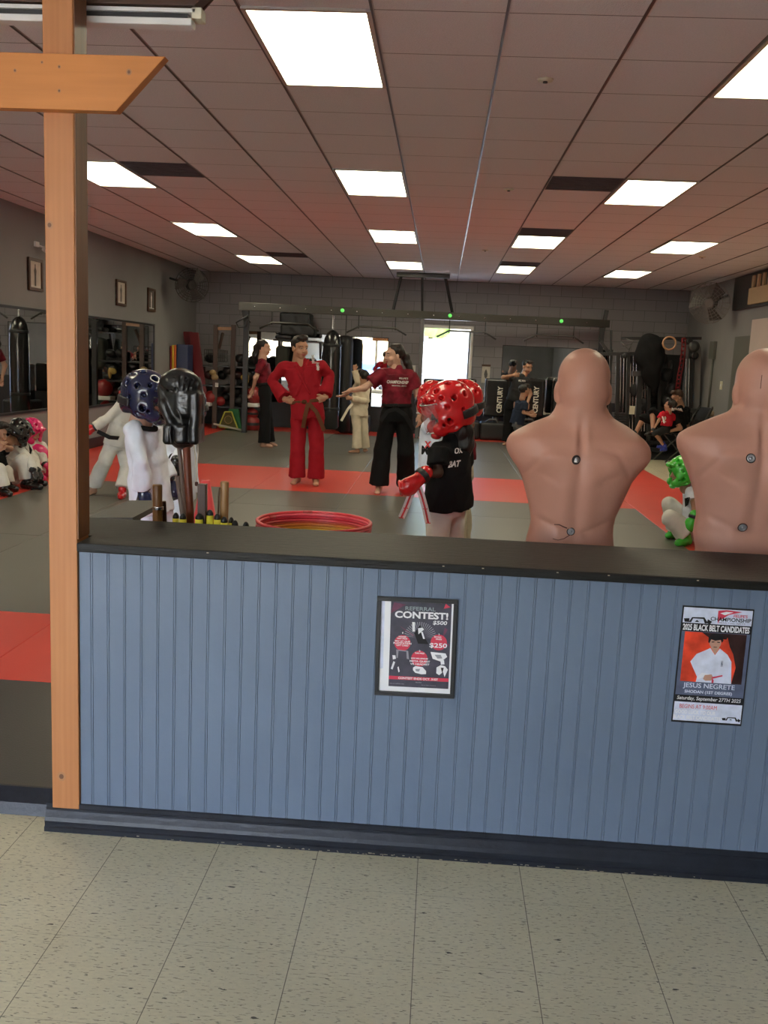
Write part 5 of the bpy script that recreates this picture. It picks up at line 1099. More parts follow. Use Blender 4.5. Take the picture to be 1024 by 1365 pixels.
for k, (x, y, w_, Y_) in enumerate(((234.5, 684, 9, 3.2), (244, 685, 9.5, 3.18), (265.5, 685, 11, 3.18), (280, 680, 10, 3.2), (290, 685.5, 10, 3.2), (299, 689.5, 10, 3.16), (308.5, 690, 8, 3.24), (313.5, 694, 9, 3.18), (328, 696, 9, 3.16))):
    a = at(x, y, Y_); r = w_*Y_/FPX/2
    lab = ['first yellow foam grip with black cap, counted from the left', 'second yellow foam grip, just left of the reddish staff', 'yellow foam grip right of the reddish staff', 'tallest yellow foam grip with black cap', 'yellow foam grip right of the tallest one', 'yellow foam grip below the light wooden handle', 'small yellow foam grip behind the last two black caps', 'foam grip showing mostly its black cap', 'lone black cap nearest the hoops'][k]
    t = thing('foam_grip', lab, 'foam grip', (a.x, a.y, .62), 'yellow foam grips in the crate')
    MB().lathe([(r, .0), (r, a.z-.62-.018)], (a.x, a.y, .62), 18).build('foam_sleeve', M_yel if k < 8 else M_black, t)
    MB().lathe([(r*.98, 0), (r*.95, .010), (r*.6, .018), (r*.35, .021), (0, .022)], (a.x, a.y, a.z-.02), 18).build('end_cap', mat('black rubber cap', (.015, .015, .015), .3), t)
cn = at(274, 640, 4.6); t = thing('sports_cone', 'red plastic cone behind the dark wooden post', 'cone', (cn.x, cn.y, .06)); hcone = cn.z-.06
M_cone = mat('red cone plastic', (.62, .02, .035), .4); MB().lathe([(.17, .02), (.16, .03), (.022, hcone), (.014, hcone)], (cn.x, cn.y, .06), 28).build('cone_body', M_cone, t); MB().box((cn.x-.19, cn.y-.19, .06), (cn.x+.19, cn.y+.19, .085)).build('base', M_cone, t, .01)
# ------------------------------------------------------------------ stack of coloured hoops
HY = 3.42; hcx = at(421, 700, HY); HR = 77*HY/FPX
tb = thing('storage_box', 'low black storage box under the hoops, behind the half wall', 'box', (hcx.x, HY, .06))
HZ = [.872+.0125*i for i in range(0)]
cols = [(.78, .05, .06), (.80, .07, .10), (.72, .03, .05), (.82, .10, .10), (.80, .16, .07), (.82, .28, .05), (.85, .42, .05), (.85, .58, .06), (.84, .68, .08)]
names = ['topmost bright red', 'second pinkish red', 'third deep red', 'fourth coral red', 'fifth red-orange', 'sixth orange', 'seventh light orange', 'eighth amber', 'lowest yellow']
ztop = at(421, 695.5, HY).z
for i in range(9):
    z_ = ztop-.0098*i; rr = HR-.004*i if i < 4 else HR-.010-.003*(i-4)
    rr = HR*(1-.004*i-.010*(i % 2)); cx_, cy_ = hcx.x+random.uniform(-.008, .008), HY+random.uniform(-.008, .008)
    N_ = 72; pts = [(cx_+rr*math.cos(2*math.pi*k/N_), cy_+rr*math.sin(2*math.pi*k/N_), z_) for k in range(N_)]
    o_ = MB().tube(pts, .0066, 10, closed=True).build('plastic_hoop', mat('hoop %d' % i, cols[i], .3, spec=.5)); tag(o_, names[i]+' plastic hoop of the stack behind the half wall', 'hoop', 'stacked plastic hoops')
    j = MB().tube(pts[20+9*i:23+9*i] if 23+9*i < 72 else pts[0:3], .0095, 10).build('joint', M_beltbr, o_)
    j.parent = None; j.location = (0, 0, 0); jl = (pts[20+9*i:23+9*i] if 23+9*i < 72 else pts[0:3]); bpy.data.objects.remove(j)
    mb = MB().tube(jl, .0074, 10); j = mesh_obj('joint', [v-o_.location for v in mb.v], mb.f, mat('hoop joint', (.55, .05, .05), .4), o_, True)
zb = ztop-.0098*8-.0066
MB().box((hcx.x-.12, HY-.25, .06), (hcx.x+.26, HY+.25, zb-.02)).build('box_body', M_black, tb, .01); MB().box((hcx.x-.125, HY-.255, zb-.02), (hcx.x+.265, HY+.255, zb)).build('lid', M_black, tb, .006)
# second loose bundle peeking at the left of the hoops
o_ = MB().tube([(hcx.x-.03+(HR+.004)*math.cos(a), HY+.0+(HR)*math.sin(a), zb+.0066) for a in [2*math.pi*k/60 for k in range(60)]], .009, 10, closed=True).build('plastic_hoop', mat('hoop 9', (.80, .18, .12), .3)); tag(o_, 'coral hoop slid a little left under the others', 'hoop', 'stacked plastic hoops')
# ------------------------------------------------------------------ posters on the half wall
def plane_frame(cs, Y):
    P_ = [at(x, y, Y) for x, y in cs]      # TL TR BR BL
    w = ((P_[1]-P_[0]).length+(P_[2]-P_[3]).length)/2; h = ((P_[0]-P_[3]).length+(P_[1]-P_[2]).length)/2
    ux = ((P_[1]-P_[0])+(P_[2]-P_[3])).normalized(); uy = V((-ux.z, 0, ux.x)); o_ = sum(P_, V())/4-ux*w/2-uy*h/2; o_.y = Y
    return o_, ux, uy, w, h
PM = {}
def ink(name, c, **k): return mat(name, c, .45, spec=.3, **k)
I_w = ink('print white', (.80, .80, .82)); I_dk = ink('print charcoal', (.065, .062, .085), var=.25, vs=25); I_rd = ink('print red', (.62, .05, .09)); I_bk = ink('print black', (.012, .012, .014)); I_lt = ink('print light blue', (.62, .66, .80), var=.12, vs=40); I_gr = ink('print grey', (.30, .30, .34)); I_green = ink('print dull green', (.26, .32, .33)); I_org = ink('print flame red', (.72, .06, .025), var=.5, vs=16); I_skin = ink('print skin', (.48, .27, .2)); I_steel = ink('print steel blue', (.10, .12, .19), var=.2, vs=30); I_pur = ink('print plum', (.15, .05, .09), var=.3, vs=30)
class Sheet:
    def __init__(s, o_, ux, uy, w, h, parent, y0): s.o, s.ux, s.uy, s.w, s.h, s.p = V(o_), ux, uy, w, h, parent; s.n = ux.cross(uy); s.lift = y0
    def P(s, u, v, l=0): return s.o+s.ux*u*s.w+s.uy*v*s.h+s.n*(s.lift+l)
    def poly(s, name, pts, m, l=.0004): mb = MB(); mb.poly([s.P(u, v, l) for u, v in pts]); return mb.build(name, m, s.p)
    def polys(s, name, pl, m, l=.0004):
        mb = MB()
        for pts in pl: mb.poly([s.P(u, v, l) for u, v in pts])
        return mb.build(name, m, s.p)
    def rect(s, name, u0, v0, u1, v1, m, l=.0003): return s.poly(name, [(u0, v0), (u1, v0), (u1, v1), (u0, v1)], m, l)
    def circ(s, name, u, v, r, m, l=.0004, a0=0, a1=360): return s.poly(name, [(u+r*math.cos(math.radians(a)), v+r*s.w/s.h*math.sin(math.radians(a))) for a in np.linspace(a0, a1, 33)], m, l)
    def text(s, b, u, v, w, h, m, bold=.02, l=.0008, shear=0, name='lettering', rot=0): return text(b, s.P(u, v, l), s.ux, s.uy, w*s.w, h*s.h, m, s.p, name, bold, shear, lift=0)
o_, ux, uy, w, h = plane_frame([(503.5, 794), (610, 799), (606, 930), (499, 925)], YW-.001)
pt = thing('framed_poster', 'black-framed referral contest poster on the blue half wall', 'poster', (o_.x+w/2, YW-.001, o_.z))
e = .0125; S0 = Sheet(o_, ux, uy, w, h, pt, 0); dep = .011
def fbar(u0, v0, u1, v1):
    q_ = [S0.P(u0, v0), S0.P(u1, v0), S0.P(u1, v1), S0.P(u0, v1)]; return q_, S0.n*dep
mb = MB(); eu, ev = e/w, e/h
for a in ((0, 0, 1, ev), (0, 1-ev, 1, 1), (0, ev, eu, 1-ev), (1-eu, ev, 1, 1-ev)): mb.prism(*fbar(*a))
mb.build('frame', M_black, pt, .0015)
mb = MB(); mb.prism([S0.P(eu, ev), S0.P(1-eu, ev), S0.P(1-eu, 1-ev), S0.P(eu, 1-ev)], S0.n*.003); mb.build('backing_sheet', I_w, pt)
ip = o_+ux*e+uy*e; iw, ih = w-2*e, h-2*e
sh = Sheet(ip, ux, uy, iw, ih, pt, .0035)
# printed sheet stands a little right inside the frame
ps = Sheet(ip+ux*iw*.135+uy*ih*.055, ux, uy, iw*.84, ih*.94, pt, .0036)
ps.rect('printed_sheet', 0, 0, 1, 1, I_dk, .0)
sh.rect('blue_edge', .0, .25, .05, 1, I_lt, .0)
ps.polys('plum_streak', [[(.0, .86), (.25, .97), (.05, .99)], [(.85, .55), (.95, .70), (.9, .72)], [(.75, .62), (.98, .5), (.98, .53)], [(.15, .72), (.4, .62), (.38, .60)]], I_pur, .0003)
ps.text('REFERRAL', .24, .905, .50, .045, I_green, .02); ps.text('CONTEST!', .07, .812, .88, .082, I_w, .035); ps.text('$500', .70, .745, .235, .052, I_w, .022, shear=.12)
ps.polys('red_flash', [[(.87, .94), (.90, 1), (.98, .96)]], I_rd)
fan = [[(.5+.27*math.cos(a), .585+.19*math.sin(a)), (.5+.27*math.cos(a+.05), .585+.19*math.sin(a+.05)), (.5+.08*math.cos(a+.03), .585+.06*math.sin(a+.03))] for a in [math.radians(4+8*k) for k in range(22)]]
ps.polys('money_fan', fan, I_gr)
ps.polys('kicking_figure', [[(.37, .66), (.41, .66), (.405, .77), (.36, .77)], [(.47, .63), (.56, .69), (.53, .71), (.46, .70)], [(.55, .58), (.58, .58), (.54, .66), (.51, .66)]], I_w, .0008); ps.polys('kicking_figure', [[(.40, .64), (.47, .52), (.64, .52), (.56, .62), (.5, .74), (.47, .72)]], I_bk, .0006)
for u, v, n_ in ((.21, .52, '1'), (.81, .545, '2'), (.50, .345, '3')):
    ps.circ('red_roundel', u, v, .135, I_rd, .0005)
ps.text('$250', .66, .475, .29, .062, I_w, .022, .0012)
for a in (('WINNER', .14, .585, .13, .016), ('FIRST PRIZE', .12, .563, .17, .016), ('TRY AT OUR', .08, .53, .26, .02), ('PLAYSTATION', .06, .505, .30, .022), ('GIFT CARD', .11, .482, .2, .018), ('SECOND', .73, .60, .12, .016), ('PRIZE', .76, .575, .1, .016), ('THIRD PRIZE', .42, .40, .16, .016), ('$300 MILLENIUM', .36, .335, .28, .02), ('META QUEST', .34, .298, .34, .026), ('VR HEADSET', .35, .268, .32, .022), ('1', .20, .63, .02, .018), ('2', .80, .632, .02, .018), ('3', .49, .425, .02, .02)): ps.text(*a, I_w, .03, .0012)
ps.polys('ticket_stack', [[(.68, .43), (.93, .42), (.96, .38), (.86, .32), (.72, .35)]], I_w, .0007); ps.polys('ticket_stack', [[(.75, .40), (.85, .40), (.88, .36), (.80, .355)]], I_gr, .0009)
ps.polys('controller', [[(.11, .44), (.31, .43), (.33, .33), (.29, .335), (.28, .42), (.15, .425), (.14, .34), (.12, .34)]], I_gr, .0006)
ps.polys('headset', [[(.40, .235), (.44, .255), (.56, .245), (.62, .20), (.62, .165), (.54, .16), (.44, .175), (.40, .205)]], I_w, .0007); ps.polys('headset', [[(.44, .22), (.52, .225), (.50, .19), (.45, .195)]], I_gr, .0009)
ps.polys('fighter_left', [[(.05, .37), (.10, .37), (.11, .33), (.06, .32)], [(.03, .21), (.07, .30), (.10, .29), (.06, .20)], [(.14, .23), (.16, .24), (.18, .18), (.16, .17)]], I_w, .0007); ps.polys('fighter_right', [[(.85, .34), (.91, .34), (.92, .29), (.86, .285)], [(.79, .25), (.86, .28), (.93, .27), (.98, .23), (.93, .14), (.90, .20), (.84, .16), (.79, .18)]], I_w, .0007)
ps.polys('fighter_right', [[(.86, .25), (.91, .25), (.89, .18)]], I_bk, .0009)
ps.rect('red_banner', 0, .085, 1, .125, I_rd, .0005); ps.text('CONTEST ENDS OCT. 31ST', .16, .092, .66, .026, I_w, .03, .001)
ps.text('FELIPES', .45, .055, .1, .012, I_gr, .02); ps.text('Ask our staff for rules', .02, .03, .24, .013, I_gr, .01); ps.text('No purchase necessary', .55, .025, .24, .013, I_gr, .01)
o_, ux, uy, w, h = plane_frame([(909.5, 807), (1004.5, 812), (989, 968), (895.5, 961)], YW-.001)
# the printed rectangle is upright on the wall
pt = thing('candidate_poster', 'black belt candidates poster with a boy in white uniform on fiery red', 'poster', (o_.x+w/2, YW-.001, o_.z))
mb = MB(); B0 = Sheet(o_, ux, uy, w, h, pt, 0); mb.prism([B0.P(0, 0), B0.P(1, 0), B0.P(1, 1), B0.P(0, 1)], B0.n*.0025); mb.build('board', I_bk, pt)
ps = Sheet(o_+ux*w*.018+uy*h*.012, ux, uy, w*.964, h*.976, pt, .0027)
ps.rect('steel_ground', 0, .0, 1, 1, I_steel, .0); ps.rect('header', 0, .865, 1, 1, I_lt, .0003)
ps.poly('logo_swoosh', [(.50, .985), (.62, .995), (.85, .985), (.66, .955), (.53, .90), (.515, .87), (.50, .92)], I_rd, .0006); ps.poly('logo_swoosh', [(.53, .965), (.62, .98), (.72, .978), (.60, .95)], I_w, .0008)
ps.text("FELIPE'S", .73, .935, .2, .026, I_rd, .02, .001); ps.text('CHAMPIONSHIP', .40, .896, .59, .034, I_bk, .02, .001); ps.text('MARTIAL ARTS', .53, .876, .38, .014, I_gr, .01, .001)
def emblem(u, v, s_):
    ps.polys('emblem', [[(u-.18*s_, v), (u-.12*s_, v+.06*s_), (u+.12*s_, v+.065*s_), (u+.20*s_, v), (u+.14*s_, v-.005), (u+.10*s_, v+.045*s_), (u-.10*s_, v+.045*s_), (u-.13*s_, v)], [(u-.28*s_, v+.04*s_), (u-.17*s_, v+.045*s_), (u-.17*s_, v), (u-.26*s_, v-.0)], [(u+.19*s_, v+.045*s_), (u+.28*s_, v+.02*s_), (u+.24*s_, v-.01), (u+.18*s_, v)], [(u-.02*s_, v+.03*s_), (u+.03*s_, v+.005), (u-.06*s_, v+.005)]], I_bk, .0007)
emblem(.22, .873, .74)
ps.rect('title_band', 0, .795, 1, .867, I_bk, .0005); ps.text('2025 BLACK BELT CANDIDATES', .01, .803, .97, .055, I_w, .035, .001)
ps.rect('photo_ground', .05, .355, .95, .79, I_org, .0003); ps.polys('photo_smoke', [[(.66, .79), (.95, .79), (.95, .355), (.80, .355), (.84, .5), (.78, .62), (.72, .68)], [(.30, .79), (.7, .79), (.66, .74), (.40, .75)]], ink('print smoke', (.03, .012, .012), var=.6, vs=20), .0005)
ps.poly('uniform_figure', [(.28, .355), (.29, .40), (.17, .53), (.25, .60), (.40, .645), (.44, .66), (.52, .60), (.58, .66), (.70, .61), (.77, .55), (.80, .355)], I_lt, .0007); ps.poly('uniform_fold', [(.29, .40), (.36, .44), (.48, .43), (.30, .375)], ink('print pale', (.74, .76, .84)), .0009)
ps.poly('neck', [(.45, .66), (.52, .605), (.57, .66), (.56, .69), (.46, .69)], I_skin, .0009)
ps.circ('face', .505, .705, .085, I_skin, .001); ps.poly('hair', [(.40, .71), (.40, .75), (.44, .785), (.52, .79), (.60, .775), (.62, .73), (.60, .71), (.58, .735), (.50, .725), (.44, .735), (.42, .70)], I_bk, .0013)
ps.polys('facial_feature', [[(.45, .716), (.49, .718), (.49, .710), (.45, .708)], [(.53, .718), (.57, .716), (.57, .708), (.53, .710)], [(.48, .672), (.54, .672), (.53, .666), (.49, .666)]], I_bk, .0014)
ps.poly('hand', [(.38, .385), (.40, .42), (.50, .43), (.53, .40), (.50, .375), (.42, .37)], I_skin, .0011); ps.polys('red_belt', [[(.50, .405), (.66, .43), (.66, .418), (.52, .392)], [(.51, .40), (.54, .38), (.54, .355), (.51, .355)]], I_rd, .0012)
ps.text('MMA', .62, .50, .03, .055, I_steel, .02, .0011)
ps.text('JESUS NEGRETE', .10, .29, .76, .055, I_lt, .012, .0008); ps.text('SHODAN (1ST DEGREE)', .13, .247, .70, .034, I_lt, .03, .0008)
ps.rect('date_band', 0, .175, 1, .235, I_bk, .0005); ps.text('Saturday, September 27TH 2025', .03, .183, .94, .042, I_w, .01, .001, shear=.15)
ps.rect('footer', 0, .0, 1, .172, I_lt, .0003); ps.text('BEGINS AT 9:00AM', .08, .117, .55, .036, I_rd, .0, .001); ps.text('GOOD LUCK TO OUR', .02, .068, .6, .034, I_w, .02, .001); ps.text('BLACK BELT CANDIDATES', .0, .02, .70, .034, I_w, .02, .001)
emblem(.86, .03, .5); ps.rect('footer_line', 0, 0, 1, .006, I_bk, .001)
# ------------------------------------------------------------------ wall fans
def fan_obj(label, c, nrm, R_, wallp, m):
    t = thing('wall_fan', label, 'fan', c, 'large wall fans'); c = V(c); n_ = V(nrm).normalized(); u = V((0, 0, 1)); x = n_.cross(u).normalized(); y = x.cross(n_)
    mb = MB()
    for side in (-1, 1):
        for k in range(7):
            rr = R_*(k+1)/7; off = n_*side*(.10*math.cos(rr/R_*1.35)); mb.tube([c+off+(x*math.cos(a)+y*math.sin(a))*rr for a in [2*math.pi*i/28 for i in range(28)]], .003, 5, closed=True)
        for i in range(20):
            a = 2*math.pi*i/20; mb.tube([c+n_*side*(.10*math.cos(q_*1.35))+(x*math.cos(a)+y*math.sin(a))*R_*q_ for q_ in (.12, .4, .7, 1)], .003, 5)
    mb.build('cage', m, t)
    MB().lathe([(.07, -.05), (.09, 0), (.07, .05)], c, 20, n_).build('hub', m, t)
    MB().lathe([(.085, -.16), (.10, -.08)], c, 20, n_).build('motor', M_dark, t)
    for i in range(3):
        a = 2*math.pi*i/3+.4; d_ = x*math.cos(a)+y*math.sin(a); e_ = n_.cross(d_)
        MB().prism([c+d_*.07-e_*.04, c+d_*R_*.88-e_*.02-n_*.02, c+d_*R_*.85+e_*.20+n_*.03, c+d_*.09+e_*.07+n_*.02], n_*.004).build('blade', mat('fan blade', (.07, .062, .06), .5, .3), t)
    MB().tube([c-n_*.12, V(wallp)], .022, 8).build('wall_arm', M_dark, t)
fan_obj('large round fan in the far right corner by the dark niche', at(946, 404, 15.9), (-.55, -.82, -.1), .325, (4.69, 16.4, 2.80), mat('grey fan wire', (.25, .23, .22), .4, .7))
fan_obj('large dark round fan in the far left corner under the ceiling', at(256, 380, 16.6), (.45, -.88, -.1), .29, (-4.93, 17.0, 2.75), mat('dark fan wire', (.035, .03, .03), .5, .4))
# ------------------------------------------------------------------ pull-up rig
M_rig = mat('rig beam steel', (.075, .072, .065), .35, .6); 
RA, RB = at(318, 408, 17.0), at(812, 432, 18.3); rig = thing('pull_up_rig', 'long dark steel pull-up beam spanning the back of the room', 'training rig', ((RA.x+RB.x)/2, (RA.y+RB.y)/2, 0))
RP = lambda px: RA.lerp(RB, (px-318)/(812-318)) if True else None
def rp(px):   # point of the beam axis seen at pixel column px
    lo, hi = 0., 1.
    f_ = lambda t_: (lambda v: 512+FPX*(v.dot(_R)/v.dot(_F)))(RA.lerp(RB, t_)-EYE)
    for _ in range(30):
        m_ = (lo+hi)/2
        if f_(m_) < px: lo = m_
        else: hi = m_
    return RA.lerp(RB, lo)
MB().bar(RA, RB, .10, .14).build('beam', M_rig, rig, .006)
for px, (dx, dz) in ((329, (0, 0)), (563.5, (0, 0)), (803, (0, 0))):
    q_ = rp(px); MB().bar(q_-V((0, 0, .07)), V((q_.x+dx, q_.y, .06)), .09 if px != 563.5 else .07).build('upright', M_dark if px != 563.5 else M_steel, rig, .004)
q_ = rp(324); MB().bar(q_-V((0, 0, .07)), rp(331)-V((0, 0, .55)), .04).build('brace', M_dark, rig); q_ = rp(806); MB().bar(q_+V((.02, 0, .25)), rp(800)-V((0, 0, .75)), .07).build('brace', M_dark, rig)
pl = [at(x, y, 17.45) for x, y in ((529, 364), (600, 366))]; zc = CZ-.03
MB().box((pl[0].x, 17.4, CZ-.08), (pl[1].x, 17.52, CZ-.005)).build('ceiling_plate', M_rig, rig, .004)
for px, bx_ in ((535, 524), (563, 563), (594, 603)):
    a = at(px, 368, 17.46); b = rp(bx_); MB().bar((a.x, 17.46, CZ-.06), b+V((0, 0, .06)), .04).build('strut', M_dark, rig)
M_gled = mat('green marker', (.15, .75, .12), .4, emit=(.2, 1, .2), es=.35)
for px in (457, 600, 748): 
    q_ = rp(px); MB().lathe([(.035, 0), (.035, .02), (0, .025)], q_-V((0, .05, -.01)), 16, (0, -1, 0)).build('green_cap', M_gled, rig)
for k in range(14):
    q_ = rp(340+k*34); MB().lathe([(.014, 0), (.014, .012), (0, .016)], q_-V((0, .05, .0)), 10, (0, -1, 0)).build('bolt', M_chrome, rig)
for k, (a, b, c, d) in enumerate(((347, 363, 411, 426), (463, 479, 528, 543), (584, 600, 648, 663), (700, 717, 766, 780))):
    lab = ['angled pull-up bar above the red-uniformed man', 'angled pull-up bar above the woman with the long braid', 'angled pull-up bar above the bright back door', 'angled pull-up bar above the mirror right of the doorway'][k]
    pa, pb, pc, pd = (rp(v) for v in (a, b, c, d)); dn = V((0, 0, -.26)); o2 = V((0, -.0, 0))
    t = thing('pull_up_bar', lab, 'pull-up bar', pb.lerp(pc, .5)+dn, 'angled pull-up bars on the rig')
    MB().tube([pa+V((0, -.02, -.38)), pb+dn, pc+dn, pd+V((0, -.02, -.38))], .018, 8).build('grip_bar', M_rig if k < 2 else M_steel, t)
    for q_ in (pb, pc): MB().tube([q_-V((0, 0, .06)), q_+V((0, 0, -.30))], .010, 6).build('hanger', M_dark, t)
st = thing('suspension_strap', 'black strap handle hanging from the left rig upright', 'strap', at(322, 430, 17.0))
MB().tube([at(331, 420, 17.03), at(331, 420, 16.95), at(322, 426, 16.9), at(315, 430, 16.9), at(318, 436, 16.9), at(326, 436, 16.9), at(331, 426, 16.9), at(334, 430, 16.9)], .016, 6).build('webbing', M_dark, st)
# ------------------------------------------------------------------ hanging bags
M_vinyl = mat('black vinyl', (.010, .010, .011), .22, spec=.6, coat=.4); M_vinylm = mat('matt black vinyl', (.014, .014, .015), .45)
HB = rp(445); hb_ = thing('heavy_bag', 'tall glossy black punching bag hanging right of the red-uniformed man', 'punching bag', V((HB.x, HB.y-.02, .12)))
bt, bb_ = at(445, 440, HB.y).z, at(445, 572, HB.y).z; c_ = (HB.x, HB.y-.02, 0)
L_ = [(0, bb_), (.14, bb_+.01), (.172, bb_+.05), (.175, bb_+.4), (.175, bt-.42), (.168, bt-.28), (.145, bt-.15), (.105, bt-.06), (.05, bt-.01), (.02, bt)]
MB().lathe(L_, c_, 32).build('bag_body', M_vinyl, hb_)
for z_ in (bt-.30, bb_+.35): MB().lathe([(.176, z_), (.180, z_+.01), (.180, z_+.04), (.176, z_+.05)], c_, 32, cap=False).build('seam_band', M_vinylm, hb_)
mb = MB(); z_ = bt
while z_ < HB.z-.06: mb.tube([(c_[0]+.012*math.cos(a), c_[1]+(.006*math.sin(a)), z_+.02+.018*math.sin(a)) for a in [2*math.pi*k/10 for k in range(10)]], .004, 5, closed=True); z_ += .03
mb.build('chain', M_chrome, hb_)
q_ = at(461, 450, 17.76); t = thing('heavy_bag', 'second black punching bag close behind the tall glossy one', 'punching bag', (q_.x, 17.76, .1)); MB().lathe([(0, .1), (.14, .12), (.15, .5), (.15, 1.75), (.13, 1.87), (.05, 1.9)], (q_.x, 17.76, 0), 28).build('bag_body', M_vinylm, t); MB().tube([(q_.x, 17.76, 1.9), (q_.x, 17.76, 2.3)], .012, 6).build('chain', M_steel, t)
# ------------------------------------------------------------------ freestanding square bags
C_w = mat('bag lettering', (.72, .68, .60), .5)
def century(px0, px1, Y, label, tx=None, z1=None, first=False):
    a, b = at(px0, 504, Y), at(px1, 504, Y); w = b.x-a.x; cx = (a.x+b.x)/2; z1 = z1 or a.z; z0 = z1-.72
    t = thing('freestanding_bag', label, 'punching bag', (cx, Y, .06), 'freestanding square punching bags')
    bo = SDF(.014, .02).box((cx, Y, (z0+z1)/2), (w/2, .13, (z1-z0)/2), rd=.035); organic('padded_bag', bo, M_vinyl, t)
    MB().box((cx-w/2+.0, Y-.135, z1-.03), (cx-w/2+.035, Y+.10, z1-.05)).build('edge_seam', M_vinylm, t)
    text('CENTURY', (tx-.026+.11, Y-.1315, z0+.08), (0, 0, 1), (-1, 0, 0), .50, .10, C_w, t, bold=.03)
    MB().lathe([(.06, z0-.12), (.06, z0+.03)], (cx, Y, 0), 18).build('neck_post', M_steel, t)
    MB().prism([(cx-.20, Y-.15, z0-.14), (cx+.20, Y-.15, z0-.14), (cx+.26, Y-.2, z0-.20), (cx-.26, Y-.2, z0-.20)], (0, .3, 0)).build('shoulder_plate', M_steel, t, .01)
    organic('base', SDF(.016, .03).box((cx, Y, .06+.17), (.30, .27, .17), rd=.05).box((cx, Y, z0-.22), (.22, .2, .06), rd=.03), M_vinylm, t)
    MB().tube([(cx-.27, Y-.15, z0-.17), (cx-.12, Y-.22, z0-.05), (cx+.0, Y-.22, z0-.05), (cx+.06, Y-.2, z0-.17)], .02, 8).build('carry_handle', M_steel, t)
for a in ((461, 490, 18.25, 'freestanding black bag behind the child with the raised arm', 466), (565, 593, 18.25, 'freestanding black bag at the left of the bright doorway', 577), (608.5, 635.5, 18.25, 'freestanding black bag at the right of the bright doorway', 619), (647, 681, 18.25, 'freestanding black bag left of the man giving a thumbs up', 664), (697, 727, 18.25, 'freestanding black bag right of the boy in navy', 712), (738, 766, 18.25, 'freestanding black bag half hidden by the left mannequin head', 752)):
    century(a[0], a[1], a[2], a[3], tx=at(a[4], 520, a[2]).x)
# ------------------------------------------------------------------ stacked kick shields above the rack, left
for k, (x0, x1, y0, y1, r_) in enumerate(((373, 415, 418, 433, .02), (374, 420, 434, 447, -.03), (367, 390, 447, 452, .0))):
    a, b = at(x0, y1, 18.3), at(x1, y0, 18.3)
    o_ = organic('kick_shield', SDF(.014, .02).box(((a.x+b.x)/2, 18.45, (a.z+b.z)/2), ((b.x-a.x)/2, .20, (b.z-a.z)/2), rd=.035).noise(.004, 30, k), M_vinylm)
    tag(o_, ['topmost black kick shield on the high shelf behind the red-uniformed man', 'second black kick shield on the high shelf', 'flat black pad at the left of the high shelf'][k], 'kick shield', 'black shields on the high shelf')
a, b = at(365, 455, 18.3), at(424, 455, 18.3); sf = thing('high_wall_shelf', 'dark steel wall shelf under the stacked black shields', 'shelf', ((a.x+b.x)/2, 18.6, a.z-.05))
zz = at(390, 453, 18.3).z; MB().box((a.x, 18.2, zz-.03), (b.x, YB-.01, zz)).build('shelf_board', M_dark, sf)
for x_ in (a.x+.02, b.x-.03): MB().prism([(x_, 18.68, zz-.03), (x_, YB-.02, zz-.03), (x_, YB-.02, zz-.35)], (.03, 0, 0)).build('bracket', M_dark, sf)
for k, (x0, x1, y0, y1, m_) in enumerate(((367, 385, 462, 502, (.05, .055, .045)), (392, 414, 478, 560, (.012, .012, .012)))):
    a, b = at(x0, y1, 18.4), at(x1, y0, 18.4); o_ = organic('gear_bag', SDF(.015, .03).box(((a.x+b.x)/2, 18.45, (a.z+b.z)/2), ((b.x-a.x)/2, .14, (b.z-a.z)/2), rd=.06).noise(.01, 14, k), mat('gear bag %d' % k, m_, .7)); tag(o_, ['dark olive bag hanging below the high shelf', 'tall black bag standing between the shelf and the hanging bag'][k], 'bag')
# ------------------------------------------------------------------ folded mats standing by the left wall
for k, (x0, x1, yt, c, lab) in enumerate(((230.5, 233, 461, (.35, .02, .03), 'narrow red folded mat at the left of the mat row'), (233, 236, 460, (.75, .55, .05), 'thin yellow mat between the red and navy ones'), (236, 239, 460, (.7, .16, .03), 'thin orange mat beside the yellow one'), (239, 255, 459, (.02, .03, .09), 'wide navy folded mat leaning by the left corner'))):
    a, b = at(x0, yt, 17.2), at(x1, yt, 17.2); o_ = MB().box((max(a.x+.003, XL+.02), 17.0, .07), (b.x-.003, 17.35, a.z)).build('folded_mat', mat('mat vinyl %d' % k, c, .4), None, .012); tag(o_, lab, 'folded mat', 'folded mats in the left corner')
for k, (tx_, bx_) in enumerate(((250, 266), (258, 272))):
    a, b = at(tx_, 442+k, 17.95-.2*k), at(bx_, 545, 17.75-.2*k); d_ = V((.09, 0, .0)); o_ = MB().prism([a-d_, a+d_, b+d_, b-d_], (0, .05, 0)).build('leaning_pad', mat('maroon vinyl', (.17, .015, .02), .4), None, .01); tag(o_, ['long maroon pad leaning in the left corner, rear one', 'long maroon pad leaning in the left corner, front one'][k], 'pad', 'maroon pads in the left corner')
